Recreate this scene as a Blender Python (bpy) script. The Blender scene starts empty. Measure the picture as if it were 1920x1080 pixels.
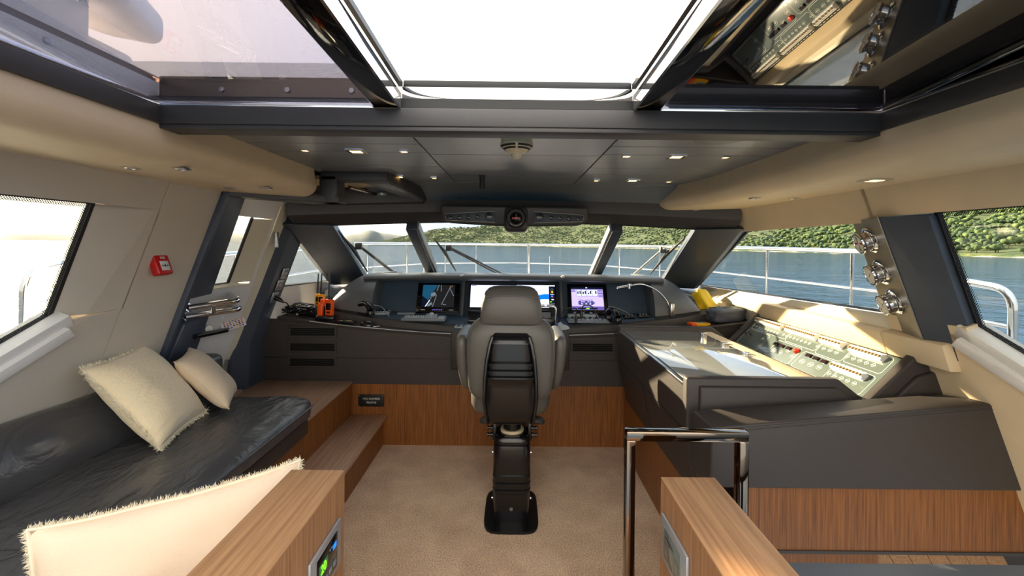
import bpy, bmesh, math, random
from mathutils import Vector, Matrix, noise
random.seed(7)
S = bpy.context.scene
COL = S.collection
V = Vector
PI = math.pi

# ------------------------------------------------------------------ camera
EYE = 1.6                                   # eye height over the carpet, metres
FOC, CX, CY, ROLL = 853.0, 964.0, 460.0, 0.011
cam = bpy.data.objects.new('camera', bpy.data.cameras.new('camera'))
COL.objects.link(cam)
cam.data.sensor_width = 36
cam.data.lens = FOC / 1920 * 36
cam.data.shift_x = (960 - CX) / 1920
cam.data.shift_y = -(540 - CY) / 1920
cam.data.clip_start = 0.02
cam.data.clip_end = 30000
cam.matrix_world = Matrix.Translation((0, 0, EYE)) @ Matrix.Rotation(PI / 2, 4, 'X') @ Matrix.Rotation(ROLL, 4, 'Z')
S.camera = cam

# ------------------------------------------------------------------ view, world, sun
S.view_settings.view_transform = 'Standard'
S.view_settings.look = 'None'
S.view_settings.gamma = 1
S.view_settings.use_curve_mapping = False
S.view_settings.exposure = 1.2
SUN_AZ, SUN_EL = math.radians(47), math.radians(16)     # left of straight ahead, above the horizon
TO_SUN = V((-math.sin(SUN_AZ) * math.cos(SUN_EL), math.cos(SUN_AZ) * math.cos(SUN_EL), math.sin(SUN_EL)))
w = bpy.data.worlds.new('evening sky')
S.world = w
w.use_nodes = True
nt = w.node_tree
nt.nodes.clear()
def wn(t, **k):
    n = nt.nodes.new(t)
    for a, b in k.items():
        setattr(n, a, b)
    return n
geo = wn('ShaderNodeTexCoord')
sep = wn('ShaderNodeSeparateXYZ')
nt.links.new(geo.outputs['Generated'], sep.inputs[0])
ramp = wn('ShaderNodeValToRGB')
nt.links.new(sep.outputs['Z'], ramp.inputs[0])
cr = ramp.color_ramp
cr.elements[0].position, cr.elements[0].color = 0.0, (0.66, 0.78, 0.95, 1)
cr.elements[1].position, cr.elements[1].color = 1.0, (1.02, 1.0, 0.97, 1)
for p_, c_ in ((0.08, (0.52, 0.70, 0.95, 1)), (0.35, (0.60, 0.76, 0.98, 1)), (0.6, (1.0, 0.99, 0.96, 1))):
    e = cr.elements.new(p_)
    e.color = c_
ramp2 = wn('ShaderNodeValToRGB')
nt.links.new(sep.outputs['Z'], ramp2.inputs[0])
ramp2.color_ramp.elements[0].position, ramp2.color_ramp.elements[0].color = 0.0, (0.80, 0.70, 0.54, 1)
ramp2.color_ramp.elements[1].position, ramp2.color_ramp.elements[1].color = 0.7, (1.02, 1.0, 0.97, 1)
e = ramp2.color_ramp.elements.new(0.2)
e.color = (0.92, 0.84, 0.72, 1)
away = wn('ShaderNodeVectorMath', operation='DOT_PRODUCT')
nt.links.new(geo.outputs['Generated'], away.inputs[0])
away.inputs[1].default_value = (0.85, 0.53, 0.0)
amr = wn('ShaderNodeMapRange')
nt.links.new(away.outputs['Value'], amr.inputs[0])
amr.inputs[1].default_value, amr.inputs[2].default_value = -0.1, 0.5
skymix = wn('ShaderNodeMixRGB')
nt.links.new(amr.outputs[0], skymix.inputs['Fac'])
nt.links.new(ramp2.outputs[0], skymix.inputs['Color1'])
nt.links.new(ramp.outputs[0], skymix.inputs['Color2'])
dotn = wn('ShaderNodeVectorMath', operation='DOT_PRODUCT')
nt.links.new(geo.outputs['Generated'], dotn.inputs[0])
dotn.inputs[1].default_value = TO_SUN
mx = wn('ShaderNodeMath', operation='MAXIMUM')
nt.links.new(dotn.outputs['Value'], mx.inputs[0])
mx.inputs[1].default_value = 0.0
pw = wn('ShaderNodeMath', operation='POWER')
nt.links.new(mx.outputs[0], pw.inputs[0])
pw.inputs[1].default_value = 6.0
add = wn('ShaderNodeMixRGB', blend_type='ADD')
nt.links.new(pw.outputs[0], add.inputs['Fac'])
nt.links.new(skymix.outputs[0], add.inputs['Color1'])
add.inputs['Color2'].default_value = (0.55, 0.42, 0.26, 1)
bg = wn('ShaderNodeBackground')
nt.links.new(add.outputs[0], bg.inputs['Color'])
bg.inputs['Strength'].default_value = 2.0
out = wn('ShaderNodeOutputWorld')
nt.links.new(bg.outputs[0], out.inputs['Surface'])

sun = bpy.data.objects.new('sun', bpy.data.lights.new('sun', 'SUN'))
COL.objects.link(sun)
sun.data.energy = 34.0
sun.data.angle = math.radians(0.8)
sun.data.color = (1.0, 0.76, 0.48)
sun.rotation_euler = TO_SUN.to_track_quat('Z', 'Y').to_euler()

S.cycles.max_bounces = 10
S.cycles.diffuse_bounces = 5
S.cycles.glossy_bounces = 5
S.cycles.transparent_max_bounces = 16
S.cycles.use_denoising = True
S.cycles.caustics_reflective = False
S.cycles.caustics_refractive = False
S.cycles.sample_clamp_indirect = 6

# ------------------------------------------------------------------ helpers: rays of known depth
def ray(px, py):
    dx, dy = px - CX, py - CY
    c, s = math.cos(ROLL), math.sin(ROLL)
    return V(((dx * c + dy * s) / FOC, 1.0, -(-dx * s + dy * c) / FOC))
O = V((0, 0, EYE))
def atY(px, py, y): return O + ray(px, py) * y
def atZ(px, py, z):
    r = ray(px, py)
    return O + r * ((z - EYE) / r.z)
def atX(px, py, x):
    r = ray(px, py)
    return O + r * (x / r.x)
def atP(px, py, p0, n):
    r = ray(px, py)
    return O + r * ((p0 - O).dot(n) / r.dot(n))
def W(z): return 1.61 + (1.88 - z) * 0.37           # half breadth of the leaning cabin side
WN = V((1, 0, 0.37)).normalized()

# ------------------------------------------------------------------ helpers: materials
def lin(c):
    return tuple((v / 255 / 12.92) if v / 255 <= 0.04045 else ((v / 255 + 0.055) / 1.055) ** 2.4 for v in c)
def pmat(name, col, rough=0.5, metal=0.0, bump=0.0, bscale=200, var=0.0, vscale=4.0, spec=0.5, coat=0.0, emit=0, stretch=None, sheen=0.0, bump2=None):
    m = bpy.data.materials.new(name)
    m.use_nodes = True
    t = m.node_tree
    b = t.nodes['Principled BSDF']
    c = lin(col)
    b.inputs['Base Color'].default_value = (*c, 1)
    b.inputs['Roughness'].default_value = rough
    b.inputs['Metallic'].default_value = metal
    b.inputs['Specular IOR Level'].default_value = spec
    b.inputs['Coat Weight'].default_value = coat
    b.inputs['Sheen Weight'].default_value = sheen
    if emit:
        b.inputs['Emission Color'].default_value = (*c, 1)
        b.inputs['Emission Strength'].default_value = emit
    tc = None
    def coord():
        nonlocal tc
        if tc is None:
            tc = t.nodes.new('ShaderNodeTexCoord')
            mp = t.nodes.new('ShaderNodeMapping')
            t.links.new(tc.outputs['Object'], mp.inputs[0])
            if stretch: mp.inputs['Scale'].default_value = stretch
            tc = mp
        return tc.outputs[0]
    if var:
        n = t.nodes.new('ShaderNodeTexNoise')
        n.inputs['Scale'].default_value = vscale
        n.inputs['Detail'].default_value = 6
        t.links.new(coord(), n.inputs['Vector'])
        r = t.nodes.new('ShaderNodeValToRGB')
        r.color_ramp.elements[0].position, r.color_ramp.elements[1].position = 0.3, 0.7
        r.color_ramp.elements[0].color = (*[x * (1 - var) for x in c], 1)
        r.color_ramp.elements[1].color = (*[min(1, x * (1 + var)) for x in c], 1)
        t.links.new(n.outputs['Fac'], r.inputs[0])
        t.links.new(r.outputs[0], b.inputs['Base Color'])
    if bump:
        n2 = t.nodes.new('ShaderNodeTexNoise')
        n2.inputs['Scale'].default_value = bscale
        n2.inputs['Detail'].default_value = 5
        t.links.new(coord(), n2.inputs['Vector'])
        bp = t.nodes.new('ShaderNodeBump')
        bp.inputs['Strength'].default_value = bump
        bp.inputs['Distance'].default_value = 0.01
        t.links.new(n2.outputs['Fac'], bp.inputs['Height'])
        if bump2:
            n3 = t.nodes.new('ShaderNodeTexNoise')
            n3.inputs['Scale'].default_value = bump2[1]
            n3.inputs['Detail'].default_value = 4
            n3.inputs['Distortion'].default_value = 1.2
            mp3 = t.nodes.new('ShaderNodeMapping')
            tc3 = t.nodes.new('ShaderNodeTexCoord')
            t.links.new(tc3.outputs['Object'], mp3.inputs[0])
            mp3.inputs['Scale'].default_value = bump2[2]
            t.links.new(mp3.outputs[0], n3.inputs['Vector'])
            b3 = t.nodes.new('ShaderNodeBump')
            b3.inputs['Strength'].default_value = bump2[0]
            b3.inputs['Distance'].default_value = 0.03
            t.links.new(n3.outputs['Fac'], b3.inputs['Height'])
            t.links.new(b3.outputs[0], bp.inputs['Normal'])
        t.links.new(bp.outputs[0], b.inputs['Normal'])
    return m
def wood(name, c1, c2, axis, rough=0.5, scale=1.0):
    """Straight-grained veneer; axis is the grain's direction 0 x, 1 y, 2 z."""
    m = bpy.data.materials.new(name)
    m.use_nodes = True
    t = m.node_tree
    b = t.nodes['Principled BSDF']
    b.inputs['Roughness'].default_value = rough
    tc = t.nodes.new('ShaderNodeTexCoord')
    mp = t.nodes.new('ShaderNodeMapping')
    sc = [90 * scale] * 3
    sc[axis] = 2.2 * scale
    mp.inputs['Scale'].default_value = sc
    t.links.new(tc.outputs['Object'], mp.inputs[0])
    n = t.nodes.new('ShaderNodeTexNoise')
    n.inputs['Scale'].default_value = 1.6
    n.inputs['Detail'].default_value = 8
    n.inputs['Roughness'].default_value = 0.65
    t.links.new(mp.outputs[0], n.inputs['Vector'])
    r = t.nodes.new('ShaderNodeValToRGB')
    r.color_ramp.elements[0].position, r.color_ramp.elements[1].position = 0.36, 0.64
    r.color_ramp.elements[0].color = (*lin(c1), 1)
    r.color_ramp.elements[1].color = (*lin(c2), 1)
    t.links.new(n.outputs['Fac'], r.inputs[0])
    t.links.new(r.outputs[0], b.inputs['Base Color'])
    bp = t.nodes.new('ShaderNodeBump')
    bp.inputs['Strength'].default_value = 0.15
    bp.inputs['Distance'].default_value = 0.002
    t.links.new(n.outputs['Fac'], bp.inputs['Height'])
    t.links.new(bp.outputs[0], b.inputs['Normal'])
    return m
def glassmat(name, tint, r0=0.04, rough=0.0):
    """Thin pane: tinted see-through plus a mirror reflection that grows towards grazing angles."""
    m = bpy.data.materials.new(name)
    m.use_nodes = True
    t = m.node_tree
    t.nodes.clear()
    o = t.nodes.new('ShaderNodeOutputMaterial')
    tr = t.nodes.new('ShaderNodeBsdfTransparent')
    tr.inputs[0].default_value = (*tint, 1)
    gl = t.nodes.new('ShaderNodeBsdfGlossy')
    gl.inputs['Roughness'].default_value = rough
    lw = t.nodes.new('ShaderNodeLayerWeight')
    lw.inputs['Blend'].default_value = 0.5
    pw_ = t.nodes.new('ShaderNodeMath')
    pw_.operation = 'POWER'
    pw_.inputs[1].default_value = 5.0
    t.links.new(lw.outputs['Facing'], pw_.inputs[0])
    ad = t.nodes.new('ShaderNodeMath')
    ad.operation = 'MULTIPLY_ADD'
    ad.use_clamp = True
    ad.inputs[1].default_value = 1 - r0
    ad.inputs[2].default_value = r0
    t.links.new(pw_.outputs[0], ad.inputs[0])
    mix = t.nodes.new('ShaderNodeMixShader')
    t.links.new(ad.outputs[0], mix.inputs[0])
    t.links.new(tr.outputs[0], mix.inputs[1])
    t.links.new(gl.outputs[0], mix.inputs[2])
    t.links.new(mix.outputs[0], o.inputs['Surface'])
    return m

M = {}
M['console'] = pmat('charcoal leather', (56, 51, 50), 0.5, bump=0.08, bscale=700, var=0.06, vscale=30)
M['console_blue'] = pmat('slate blue suede', (58, 78, 98), 0.6, var=0.08, vscale=25, bump=0.05, bscale=500)
M['cowl'] = pmat('slate grey leather', (92, 95, 100), 0.42, bump=0.06, bscale=700, var=0.04, vscale=20)
M['ceil'] = pmat('brushed grey leather', (128, 132, 136), 0.28, bump=0.07, bscale=60, var=0.14, vscale=22, stretch=(0.6, 6, 1))
M['pillar'] = pmat('blue grey leather', (66, 74, 87), 0.42, bump=0.05, bscale=500, var=0.12, vscale=7)
M['frame'] = pmat('graphite frame', (62, 59, 59), 0.52, var=0.05, vscale=15)
M['beige'] = pmat('warm lit beige lining', (229, 207, 170), 0.6, bump=0.05, bscale=500, var=0.03, vscale=8)  # warmed to carry the bounce from the sunlit sill in the colour
M['beige_shaded'] = pmat('shaded beige lining', (208, 199, 184), 0.65, bump=0.04, bscale=500, var=0.02, vscale=8)  # same lining, greyer, with the left side's shade in the colour
M['white'] = pmat('white gelcoat', (236, 234, 230), 0.3)
M['cream'] = pmat('cream painted trim', (232, 224, 200), 0.4)
M['teak'] = wood('brown teak veneer', (108, 64, 27), (158, 99, 47), 2, 0.42)
M['teak_y'] = wood('brown teak veneer flat', (108, 64, 27), (158, 99, 47), 2, 0.42)
M['oak'] = wood('light oak boards', (158, 122, 98), (196, 160, 134), 1, 0.4, 0.7)
M['oak_wall'] = wood('oak veneer', (146, 106, 70), (186, 142, 100), 1, 0.55, 0.6)
M['oak_face'] = wood('oak veneer upright', (134, 96, 64), (170, 126, 88), 2, 0.5, 0.6)
M['sofa'] = pmat('black sofa leather', (74, 74, 76), 0.24, bump=0.06, bscale=350, bump2=(0.55, 3.2, (3.0, 1.2, 1.2)))
M['chair'] = pmat('grey chair leather', (94, 92, 88), 0.4, bump=0.06, bscale=500)
M['plastic'] = pmat('black plastic', (20, 20, 22), 0.24, bump=0.02, bscale=600)
M['matte_black'] = pmat('matte black', (18, 18, 19), 0.6)
M['gloss_black'] = pmat('gloss black bezel', (10, 10, 14), 0.12)
M['chrome'] = pmat('polished steel', (225, 225, 228), 0.07, 1.0)
M['steel'] = pmat('brushed steel', (180, 182, 185), 0.28, 1.0)
M['bronze'] = pmat('smoked chrome', (128, 116, 106), 0.06, 1.0)
M['silver'] = pmat('silver paint', (178, 180, 184), 0.35, 0.6)
M['rubber'] = pmat('rubber seal', (16, 16, 17), 0.55)
M['glass'] = glassmat('window glass', (0.53, 0.55, 0.55), 0.025)
M['roof_glass'] = glassmat('smoked roof glass', (0.48, 0.47, 0.52), 0.19)
M['desk_glass'] = pmat('chart glass with painted reflection', (168, 172, 172), 0.05, spec=0.9, coat=1.0)  # chart under glass; pale base also holds the white window reflection

M['pillow'] = pmat('cream plush', (244, 226, 188), 0.9, bump=0.35, bscale=90, sheen=0.4, bump2=(0.35, 6.0, (1.0, 3.0, 1.0)))
M['pillow2'] = pmat('beige cotton', (226, 206, 176), 0.85, bump=0.15, bscale=300, sheen=0.2, bump2=(0.3, 7.0, (1.0, 2.5, 1.0)))
M['linen'] = pmat('cream linen', (246, 222, 194), 0.9, bump=0.25, bscale=260, sheen=0.2, bump2=(0.2, 4.0, (1.0, 1.0, 1.0)))
M['fringe'] = pmat('cream fringe yarn', (240, 230, 204), 0.9)
M['red'] = pmat('red plastic', (200, 24, 28), 0.35)
M['white_p'] = pmat('white plastic', (226, 226, 222), 0.4)
M['ivory'] = pmat('ivory plastic', (226, 208, 172), 0.42)
M['yellow'] = pmat('yellow nylon', (232, 192, 12), 0.6, bump=0.2, bscale=60)
M['yellow_p'] = pmat('yellow plastic', (235, 170, 10), 0.4)
M['orange'] = pmat('orange plastic', (250, 92, 14), 0.4)
M['bag'] = pmat('dark blue grey nylon', (66, 72, 86), 0.6, bump=0.3, bscale=40)
M['grey_p'] = pmat('grey plastic', (120, 130, 138), 0.4)
M['lgrey_p'] = pmat('light grey plastic', (176, 186, 192), 0.4)
M['panel'] = pmat('grey green switchboard plate', (96, 108, 104), 0.22, spec=0.7, coat=0.6)
M['ink'] = pmat('white print', (225, 226, 216), 0.5)
M['dial'] = pmat('dial face', (245, 243, 232), 0.5)
M['green'] = pmat('green paint', (20, 130, 70), 0.5)
M['lamp'] = pmat('warm lamp glow', (255, 196, 110), 0.4, emit=4.0)
M['lamp_amber'] = pmat('amber lamp glow', (255, 160, 30), 0.4, emit=3.0)
def emis(name, col, e=1.0):
    return pmat(name, col, 0.25, emit=e, spec=0.3)
M['scr_white'] = emis('chart screen light', (214, 220, 244), 0.62)
M['scr_blue'] = emis('chart screen blue', (10, 120, 250), 0.5)
M['scr_cyan'] = emis('chart screen cyan', (150, 205, 225), 0.5)
M['scr_dark'] = emis('screen dark', (14, 22, 40), 0.3)
M['scr_lilac'] = emis('screen lilac', (200, 184, 226), 0.5)
M['scr_violet'] = emis('screen violet', (96, 84, 160), 0.5)
M['scr_sea'] = emis('camera picture water', (24, 74, 104), 0.45)
M['scr_grey'] = emis('camera picture grey', (110, 122, 132), 0.4)
M['scr_deck'] = emis('camera picture deck', (34, 34, 36), 0.3)
M['scr_green'] = emis('display green', (120, 255, 30), 0.9)
M['scr_red'] = emis('display red', (220, 50, 60), 0.6)

# ------------------------------------------------------------------ helpers: objects
WM = {}
def tag(o, label=None, cat=None, group=None, kind=None):
    if label: o['label'] = label
    if cat: o['category'] = cat
    if group: o['group'] = group
    if kind: o['kind'] = kind
    return o
def thing(name, label, cat, loc=(0, 0, 0), mat=None, group=None):
    o = bpy.data.objects.new(name, None)
    COL.objects.link(o)
    o.empty_display_size = 0.1
    m = Matrix.Translation(loc) if mat is None else Matrix.Translation(loc) @ mat.to_4x4()
    o.matrix_world = m
    WM[o.name] = m.copy()
    return tag(o, label, cat, group)
def kids(o): return [c for c in bpy.data.objects if c.parent == o]
def copy_thing(root, mat, label, group=None):
    def cp(o, par):
        c = o.copy()
        COL.objects.link(c)
        if par: c.parent = par
        for ch in kids(o): cp(ch, c)
        return c
    r = cp(root, None)
    r.matrix_world = mat
    WM[r.name] = mat.copy()
    r['label'] = label
    if group: r['group'] = group
    return r

class MB:
    def __init__(s):
        s.bm = bmesh.new()
        s.mi = 0
    def _in(s, t):
        for f in t.faces: f.material_index = s.mi
        me = bpy.data.meshes.new('t')
        t.to_mesh(me)
        t.free()
        s.bm.from_mesh(me)
        bpy.data.meshes.remove(me)
        return s
    def m(s, i):
        s.mi = i
        return s
    def box(s, c, size, rot=None, bev=0, seg=2):
        t = bmesh.new()
        bmesh.ops.create_cube(t, size=1)
        bmesh.ops.scale(t, vec=V(size), verts=t.verts)
        if bev: bmesh.ops.bevel(t, geom=list(t.edges), offset=bev, segments=seg, profile=0.5, affect='EDGES')
        if rot is not None: bmesh.ops.transform(t, matrix=rot.to_4x4(), verts=t.verts)
        bmesh.ops.translate(t, vec=V(c), verts=t.verts)
        return s._in(t)
    def bb(s, a, b, bev=0, seg=2):
        a, b = V(a), V(b)
        return s.box((a + b) / 2, [abs(x) for x in (b - a)], None, bev, seg)
    def prism(s, pts, vec, bev=0, seg=2):
        t = bmesh.new()
        vs = [t.verts.new(V(p)) for p in pts]
        f = t.faces.new(vs)
        r = bmesh.ops.extrude_face_region(t, geom=[f])
        bmesh.ops.translate(t, vec=V(vec), verts=[g for g in r['geom'] if isinstance(g, bmesh.types.BMVert)])
        bmesh.ops.recalc_face_normals(t, faces=t.faces)
        if bev: bmesh.ops.bevel(t, geom=list(t.edges), offset=bev, segments=seg, profile=0.5, affect='EDGES')
        return s._in(t)
    def hexa(s, a, b, bev=0, seg=2):
        """Solid between two loops a and b with the same number of points."""
        t = bmesh.new()
        va = [t.verts.new(V(p)) for p in a]
        vb = [t.verts.new(V(p)) for p in b]
        t.faces.new(va)
        t.faces.new(vb[::-1])
        n = len(a)
        for i in range(n):
            t.faces.new((va[i], vb[i], vb[(i + 1) % n], va[(i + 1) % n]))
        bmesh.ops.recalc_face_normals(t, faces=t.faces)
        if bev: bmesh.ops.bevel(t, geom=list(t.edges), offset=bev, segments=seg, profile=0.5, affect='EDGES')
        return s._in(t)
    def loft(s, rings, closed=True, caps=True):
        t = bmesh.new()
        R = [[t.verts.new(V(p)) for p in r] for r in rings]
        n = len(R[0])
        for a, b in zip(R, R[1:]):
            for i in range(n if closed else n - 1):
                j = (i + 1) % n
                try: t.faces.new((a[i], b[i], b[j], a[j]))
                except ValueError: pass
        if caps and closed:
            t.faces.new(R[0])
            t.faces.new(R[-1][::-1])
        bmesh.ops.remove_doubles(t, verts=t.verts, dist=1e-6)
        bmesh.ops.recalc_face_normals(t, faces=t.faces)
        return s._in(t)
    def tube(s, pts, r, n=10, closed=False, radii=None):
        pts = [V(p) for p in pts]
        k = len(pts)
        rings = []
        up = None
        for i, p in enumerate(pts):
            if closed: d = pts[(i + 1) % k] - pts[i - 1]
            else: d = pts[min(i + 1, k - 1)] - pts[max(i - 1, 0)]
            d.normalize()
            if up is None:
                up = V((0, 0, 1)) if abs(d.z) < 0.9 else V((1, 0, 0))
            up = (up - d * up.dot(d)).normalized()
            q = d.cross(up)
            rr = radii[i] if radii else r
            rings.append([p + (up * math.cos(2 * PI * j / n) + q * math.sin(2 * PI * j / n)) * rr for j in range(n)])
        if closed: rings.append(rings[0])
        return s.loft(rings, True, not closed)
    def lathe(s, prof, c=(0, 0, 0), rot=None, n=32):
        R = rot.to_3x3() if rot is not None else Matrix.Identity(3)
        rings = [[V(c) + R @ V((r * math.cos(2 * PI * j / n), r * math.sin(2 * PI * j / n), z)) for j in range(n)] for r, z in prof]
        return s.loft(rings)
    def grid(s, fn, nu, nv, thick=None):
        t = bmesh.new()
        g = [[t.verts.new(V(fn(i / nu, j / nv))) for j in range(nv + 1)] for i in range(nu + 1)]
        for i in range(nu):
            for j in range(nv):
                t.faces.new((g[i][j], g[i + 1][j], g[i + 1][j + 1], g[i][j + 1]))
        bmesh.ops.remove_doubles(t, verts=t.verts, dist=1e-6)
        bmesh.ops.recalc_face_normals(t, faces=t.faces)
        if thick: bmesh.ops.solidify(t, geom=list(t.faces), thickness=thick)
        return s._in(t)
    def face(s, pts):
        t = bmesh.new()
        t.faces.new([t.verts.new(V(p)) for p in pts])
        return s._in(t)
    def text(s, txt, size, mat, depth=0.0006):
        cu = bpy.data.curves.new('txt', 'FONT')
        cu.body = txt
        cu.size = size
        cu.align_x = 'CENTER'
        cu.align_y = 'CENTER'
        cu.extrude = depth
        o = bpy.data.objects.new('txt', cu)
        COL.objects.link(o)
        me = o.to_mesh()
        t = bmesh.new()
        t.from_mesh(me)
        o.to_mesh_clear()
        bpy.data.objects.remove(o)
        bpy.data.curves.remove(cu)
        bmesh.ops.transform(t, matrix=mat, verts=t.verts)
        return s._in(t)
    def build(s, name, mats, parent=None, local=False, smooth=38, kind=None, label=None, cat=None, group=None):
        if not isinstance(mats, (list, tuple)): mats = [mats]
        off = V((0, 0, 0))
        if parent is not None:
            if not local: bmesh.ops.transform(s.bm, matrix=WM[parent.name].inverted(), verts=s.bm.verts)
        elif not local:
            cs = [v.co for v in s.bm.verts]
            lo = V([min(c[i] for c in cs) for i in range(3)])
            hi = V([max(c[i] for c in cs) for i in range(3)])
            off = V(((lo.x + hi.x) / 2, (lo.y + hi.y) / 2, lo.z))
            bmesh.ops.translate(s.bm, vec=-off, verts=s.bm.verts)
        me = bpy.data.meshes.new(name)
        s.bm.to_mesh(me)
        s.bm.free()
        for mm in mats: me.materials.append(M[mm] if isinstance(mm, str) else mm)
        if smooth:
            for p in me.polygons: p.use_smooth = True
            me.set_sharp_from_angle(angle=math.radians(smooth))
        o = bpy.data.objects.new(name, me)
        COL.objects.link(o)
        if parent is not None:
            o.parent = parent
            WM[o.name] = WM[parent.name]
        else:
            o.location = off
            WM[o.name] = Matrix.Translation(off)
        return tag(o, label, cat, group, kind)
def struct(name, mb, mats, smooth=38): return mb.build(name, mats, kind='structure', smooth=smooth)
def rotm(x=None, y=None, z=None):
    """Rotation with the given world directions for local x / y / z (two given, third derived)."""
    if x is not None: x = V(x).normalized()
    if y is not None: y = V(y).normalized()
    if z is not None: z = V(z).normalized()
    if z is None: z = x.cross(y).normalized(); y = z.cross(x)
    elif x is None: x = y.cross(z).normalized(); y = z.cross(x)
    else: y = z.cross(x).normalized(); x = y.cross(z)
    return Matrix((x, y, z)).transposed()
def side(s, y, z, off=0.0):
    """Point on a cabin side (s -1 left, 1 right); off pushes it inboard."""
    return V((s * (W(z) - off), y, z))
def sideprism(mb, s, yz, off, thick, bev=0):
    mb.prism([side(s, y, z, off) for y, z in yz], WN * thick * V((1, 1, 1)) if s > 0 else V((-WN.x, 0, WN.z)) * thick, bev)
    return mb
M['yellow_toggle'] = pmat('ochre toggle', (132, 108, 72), 0.5)
M['red_btn'] = pmat('red mushroom button', (235, 50, 20), 0.35)
M['scr_dim'] = emis('meter readout', (44, 22, 24), 0.05)
M['table_grey'] = pmat('dark grey table', (88, 92, 97), 0.45)
# ================================================================== the setting: shell of the wheelhouse
# carpeted floor
mb = MB()
mb.bb((-1.32, -0.2, -0.05), (1.05, 3.66, 0.0))
def carpetmat():
    m = pmat('beige tufted carpet', (196, 166, 142), 0.95, sheen=0.5)
    t = m.node_tree
    b = t.nodes['Principled BSDF']
    tc = t.nodes.new('ShaderNodeTexCoord')
    n1 = t.nodes.new('ShaderNodeTexNoise')
    n1.inputs['Scale'].default_value = 5.5
    n1.inputs['Detail'].default_value = 7
    n1.inputs['Distortion'].default_value = 0.3
    n2 = t.nodes.new('ShaderNodeTexNoise')
    n2.inputs['Scale'].default_value = 140
    n2.inputs['Detail'].default_value = 3
    for n in (n1, n2): t.links.new(tc.outputs['Object'], n.inputs['Vector'])
    ad = t.nodes.new('ShaderNodeMath')
    ad.operation = 'MULTIPLY_ADD'
    ad.inputs[1].default_value = 0.42
    t.links.new(n1.outputs['Fac'], ad.inputs[0])
    t.links.new(n2.outputs['Fac'], ad.inputs[2])
    r = t.nodes.new('ShaderNodeValToRGB')
    r.color_ramp.elements[0].position, r.color_ramp.elements[1].position = 0.54, 0.88
    r.color_ramp.elements[0].color = (*lin((186, 138, 94)), 1)
    r.color_ramp.elements[1].color = (*lin((254, 216, 170)), 1)
    t.links.new(ad.outputs[0], r.inputs[0])
    t.links.new(r.outputs[0], b.inputs['Base Color'])
    bp = t.nodes.new('ShaderNodeBump')
    bp.inputs['Strength'].default_value = 0.9
    bp.inputs['Distance'].default_value = 0.012
    t.links.new(ad.outputs[0], bp.inputs['Height'])
    t.links.new(bp.outputs[0], b.inputs['Normal'])
    return m
M['carpet'] = carpetmat()
struct('floor', mb, 'carpet')

# ---- side linings (the cabin sides lean inboard; windows cut by building the lining round them)
AFT = -0.7
def lining(s):
    g = 0.0025
    mb = MB()
    T = 0.05
    P = lambda *yz: sideprism(mb, s, yz, 0.0, T, 0.0)
    zb = 0.5
    P((AFT, 1.748), (2.122, 1.748), (2.122, 1.90), (AFT, 1.90))                       # band above the aft window
    # below the aft window: top edge falls towards the stern
    P((1.955, 1.27), (2.12, 1.285), (2.12, zb), (0.6, zb), (0.6, 0.53))
    return mb, P
mb, P = lining(-1)
P((2.125, 0.5), (2.50, 0.5), (2.50, 1.90), (2.125, 1.90))                           # panel with the fire call point
struct('wall_left', mb, 'beige_shaded')
mb, P = lining(1)
struct('wall_right', mb, 'beige')

# reveals (splayed cheeks) of the two aft windows
for s, nm, mt in ((-1, 'trim_1', 'beige_shaded'),):
    mb = MB()
    mb.prism([side(s, 1.86, 1.752, -0.06), side(s, 1.86, 1.285, -0.06), side(s, 1.95, 1.285, -0.002), side(s, 2.118, 1.752, -0.002)], (0, 0.02, 0.0))
    mb.prism([side(s, 1.955, 1.285, -0.002), side(s, 2.12, 1.285, 0.0), side(s, 2.12, 1.75, 0.0), side(s, 2.09, 1.75, -0.01)], (0, 0.012, 0))
    struct(nm, mb, mt)
# white ledge under the aft windows, falling towards the stern
for s, nm in ((-1, 'trim_3'), (1, 'trim_4')):
    mb = MB()
    a, b = (1.875, 1.262), (0.6, 0.545)
    d = V((0, a[0] - b[0], a[1] - b[1])).normalized()
    for k, (w0, w1, off) in enumerate(((0.03, -0.022, 0.0), (-0.026, -0.062, 0.022))):
        sideprism(mb, s, [(a[0], a[1] + w0), (a[0] + 0.04, a[1] + w1), (b[0], b[1] + w1), (b[0], b[1] + w0)], off, 0.07, 0.004)
    struct(nm, mb, 'white')

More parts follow.
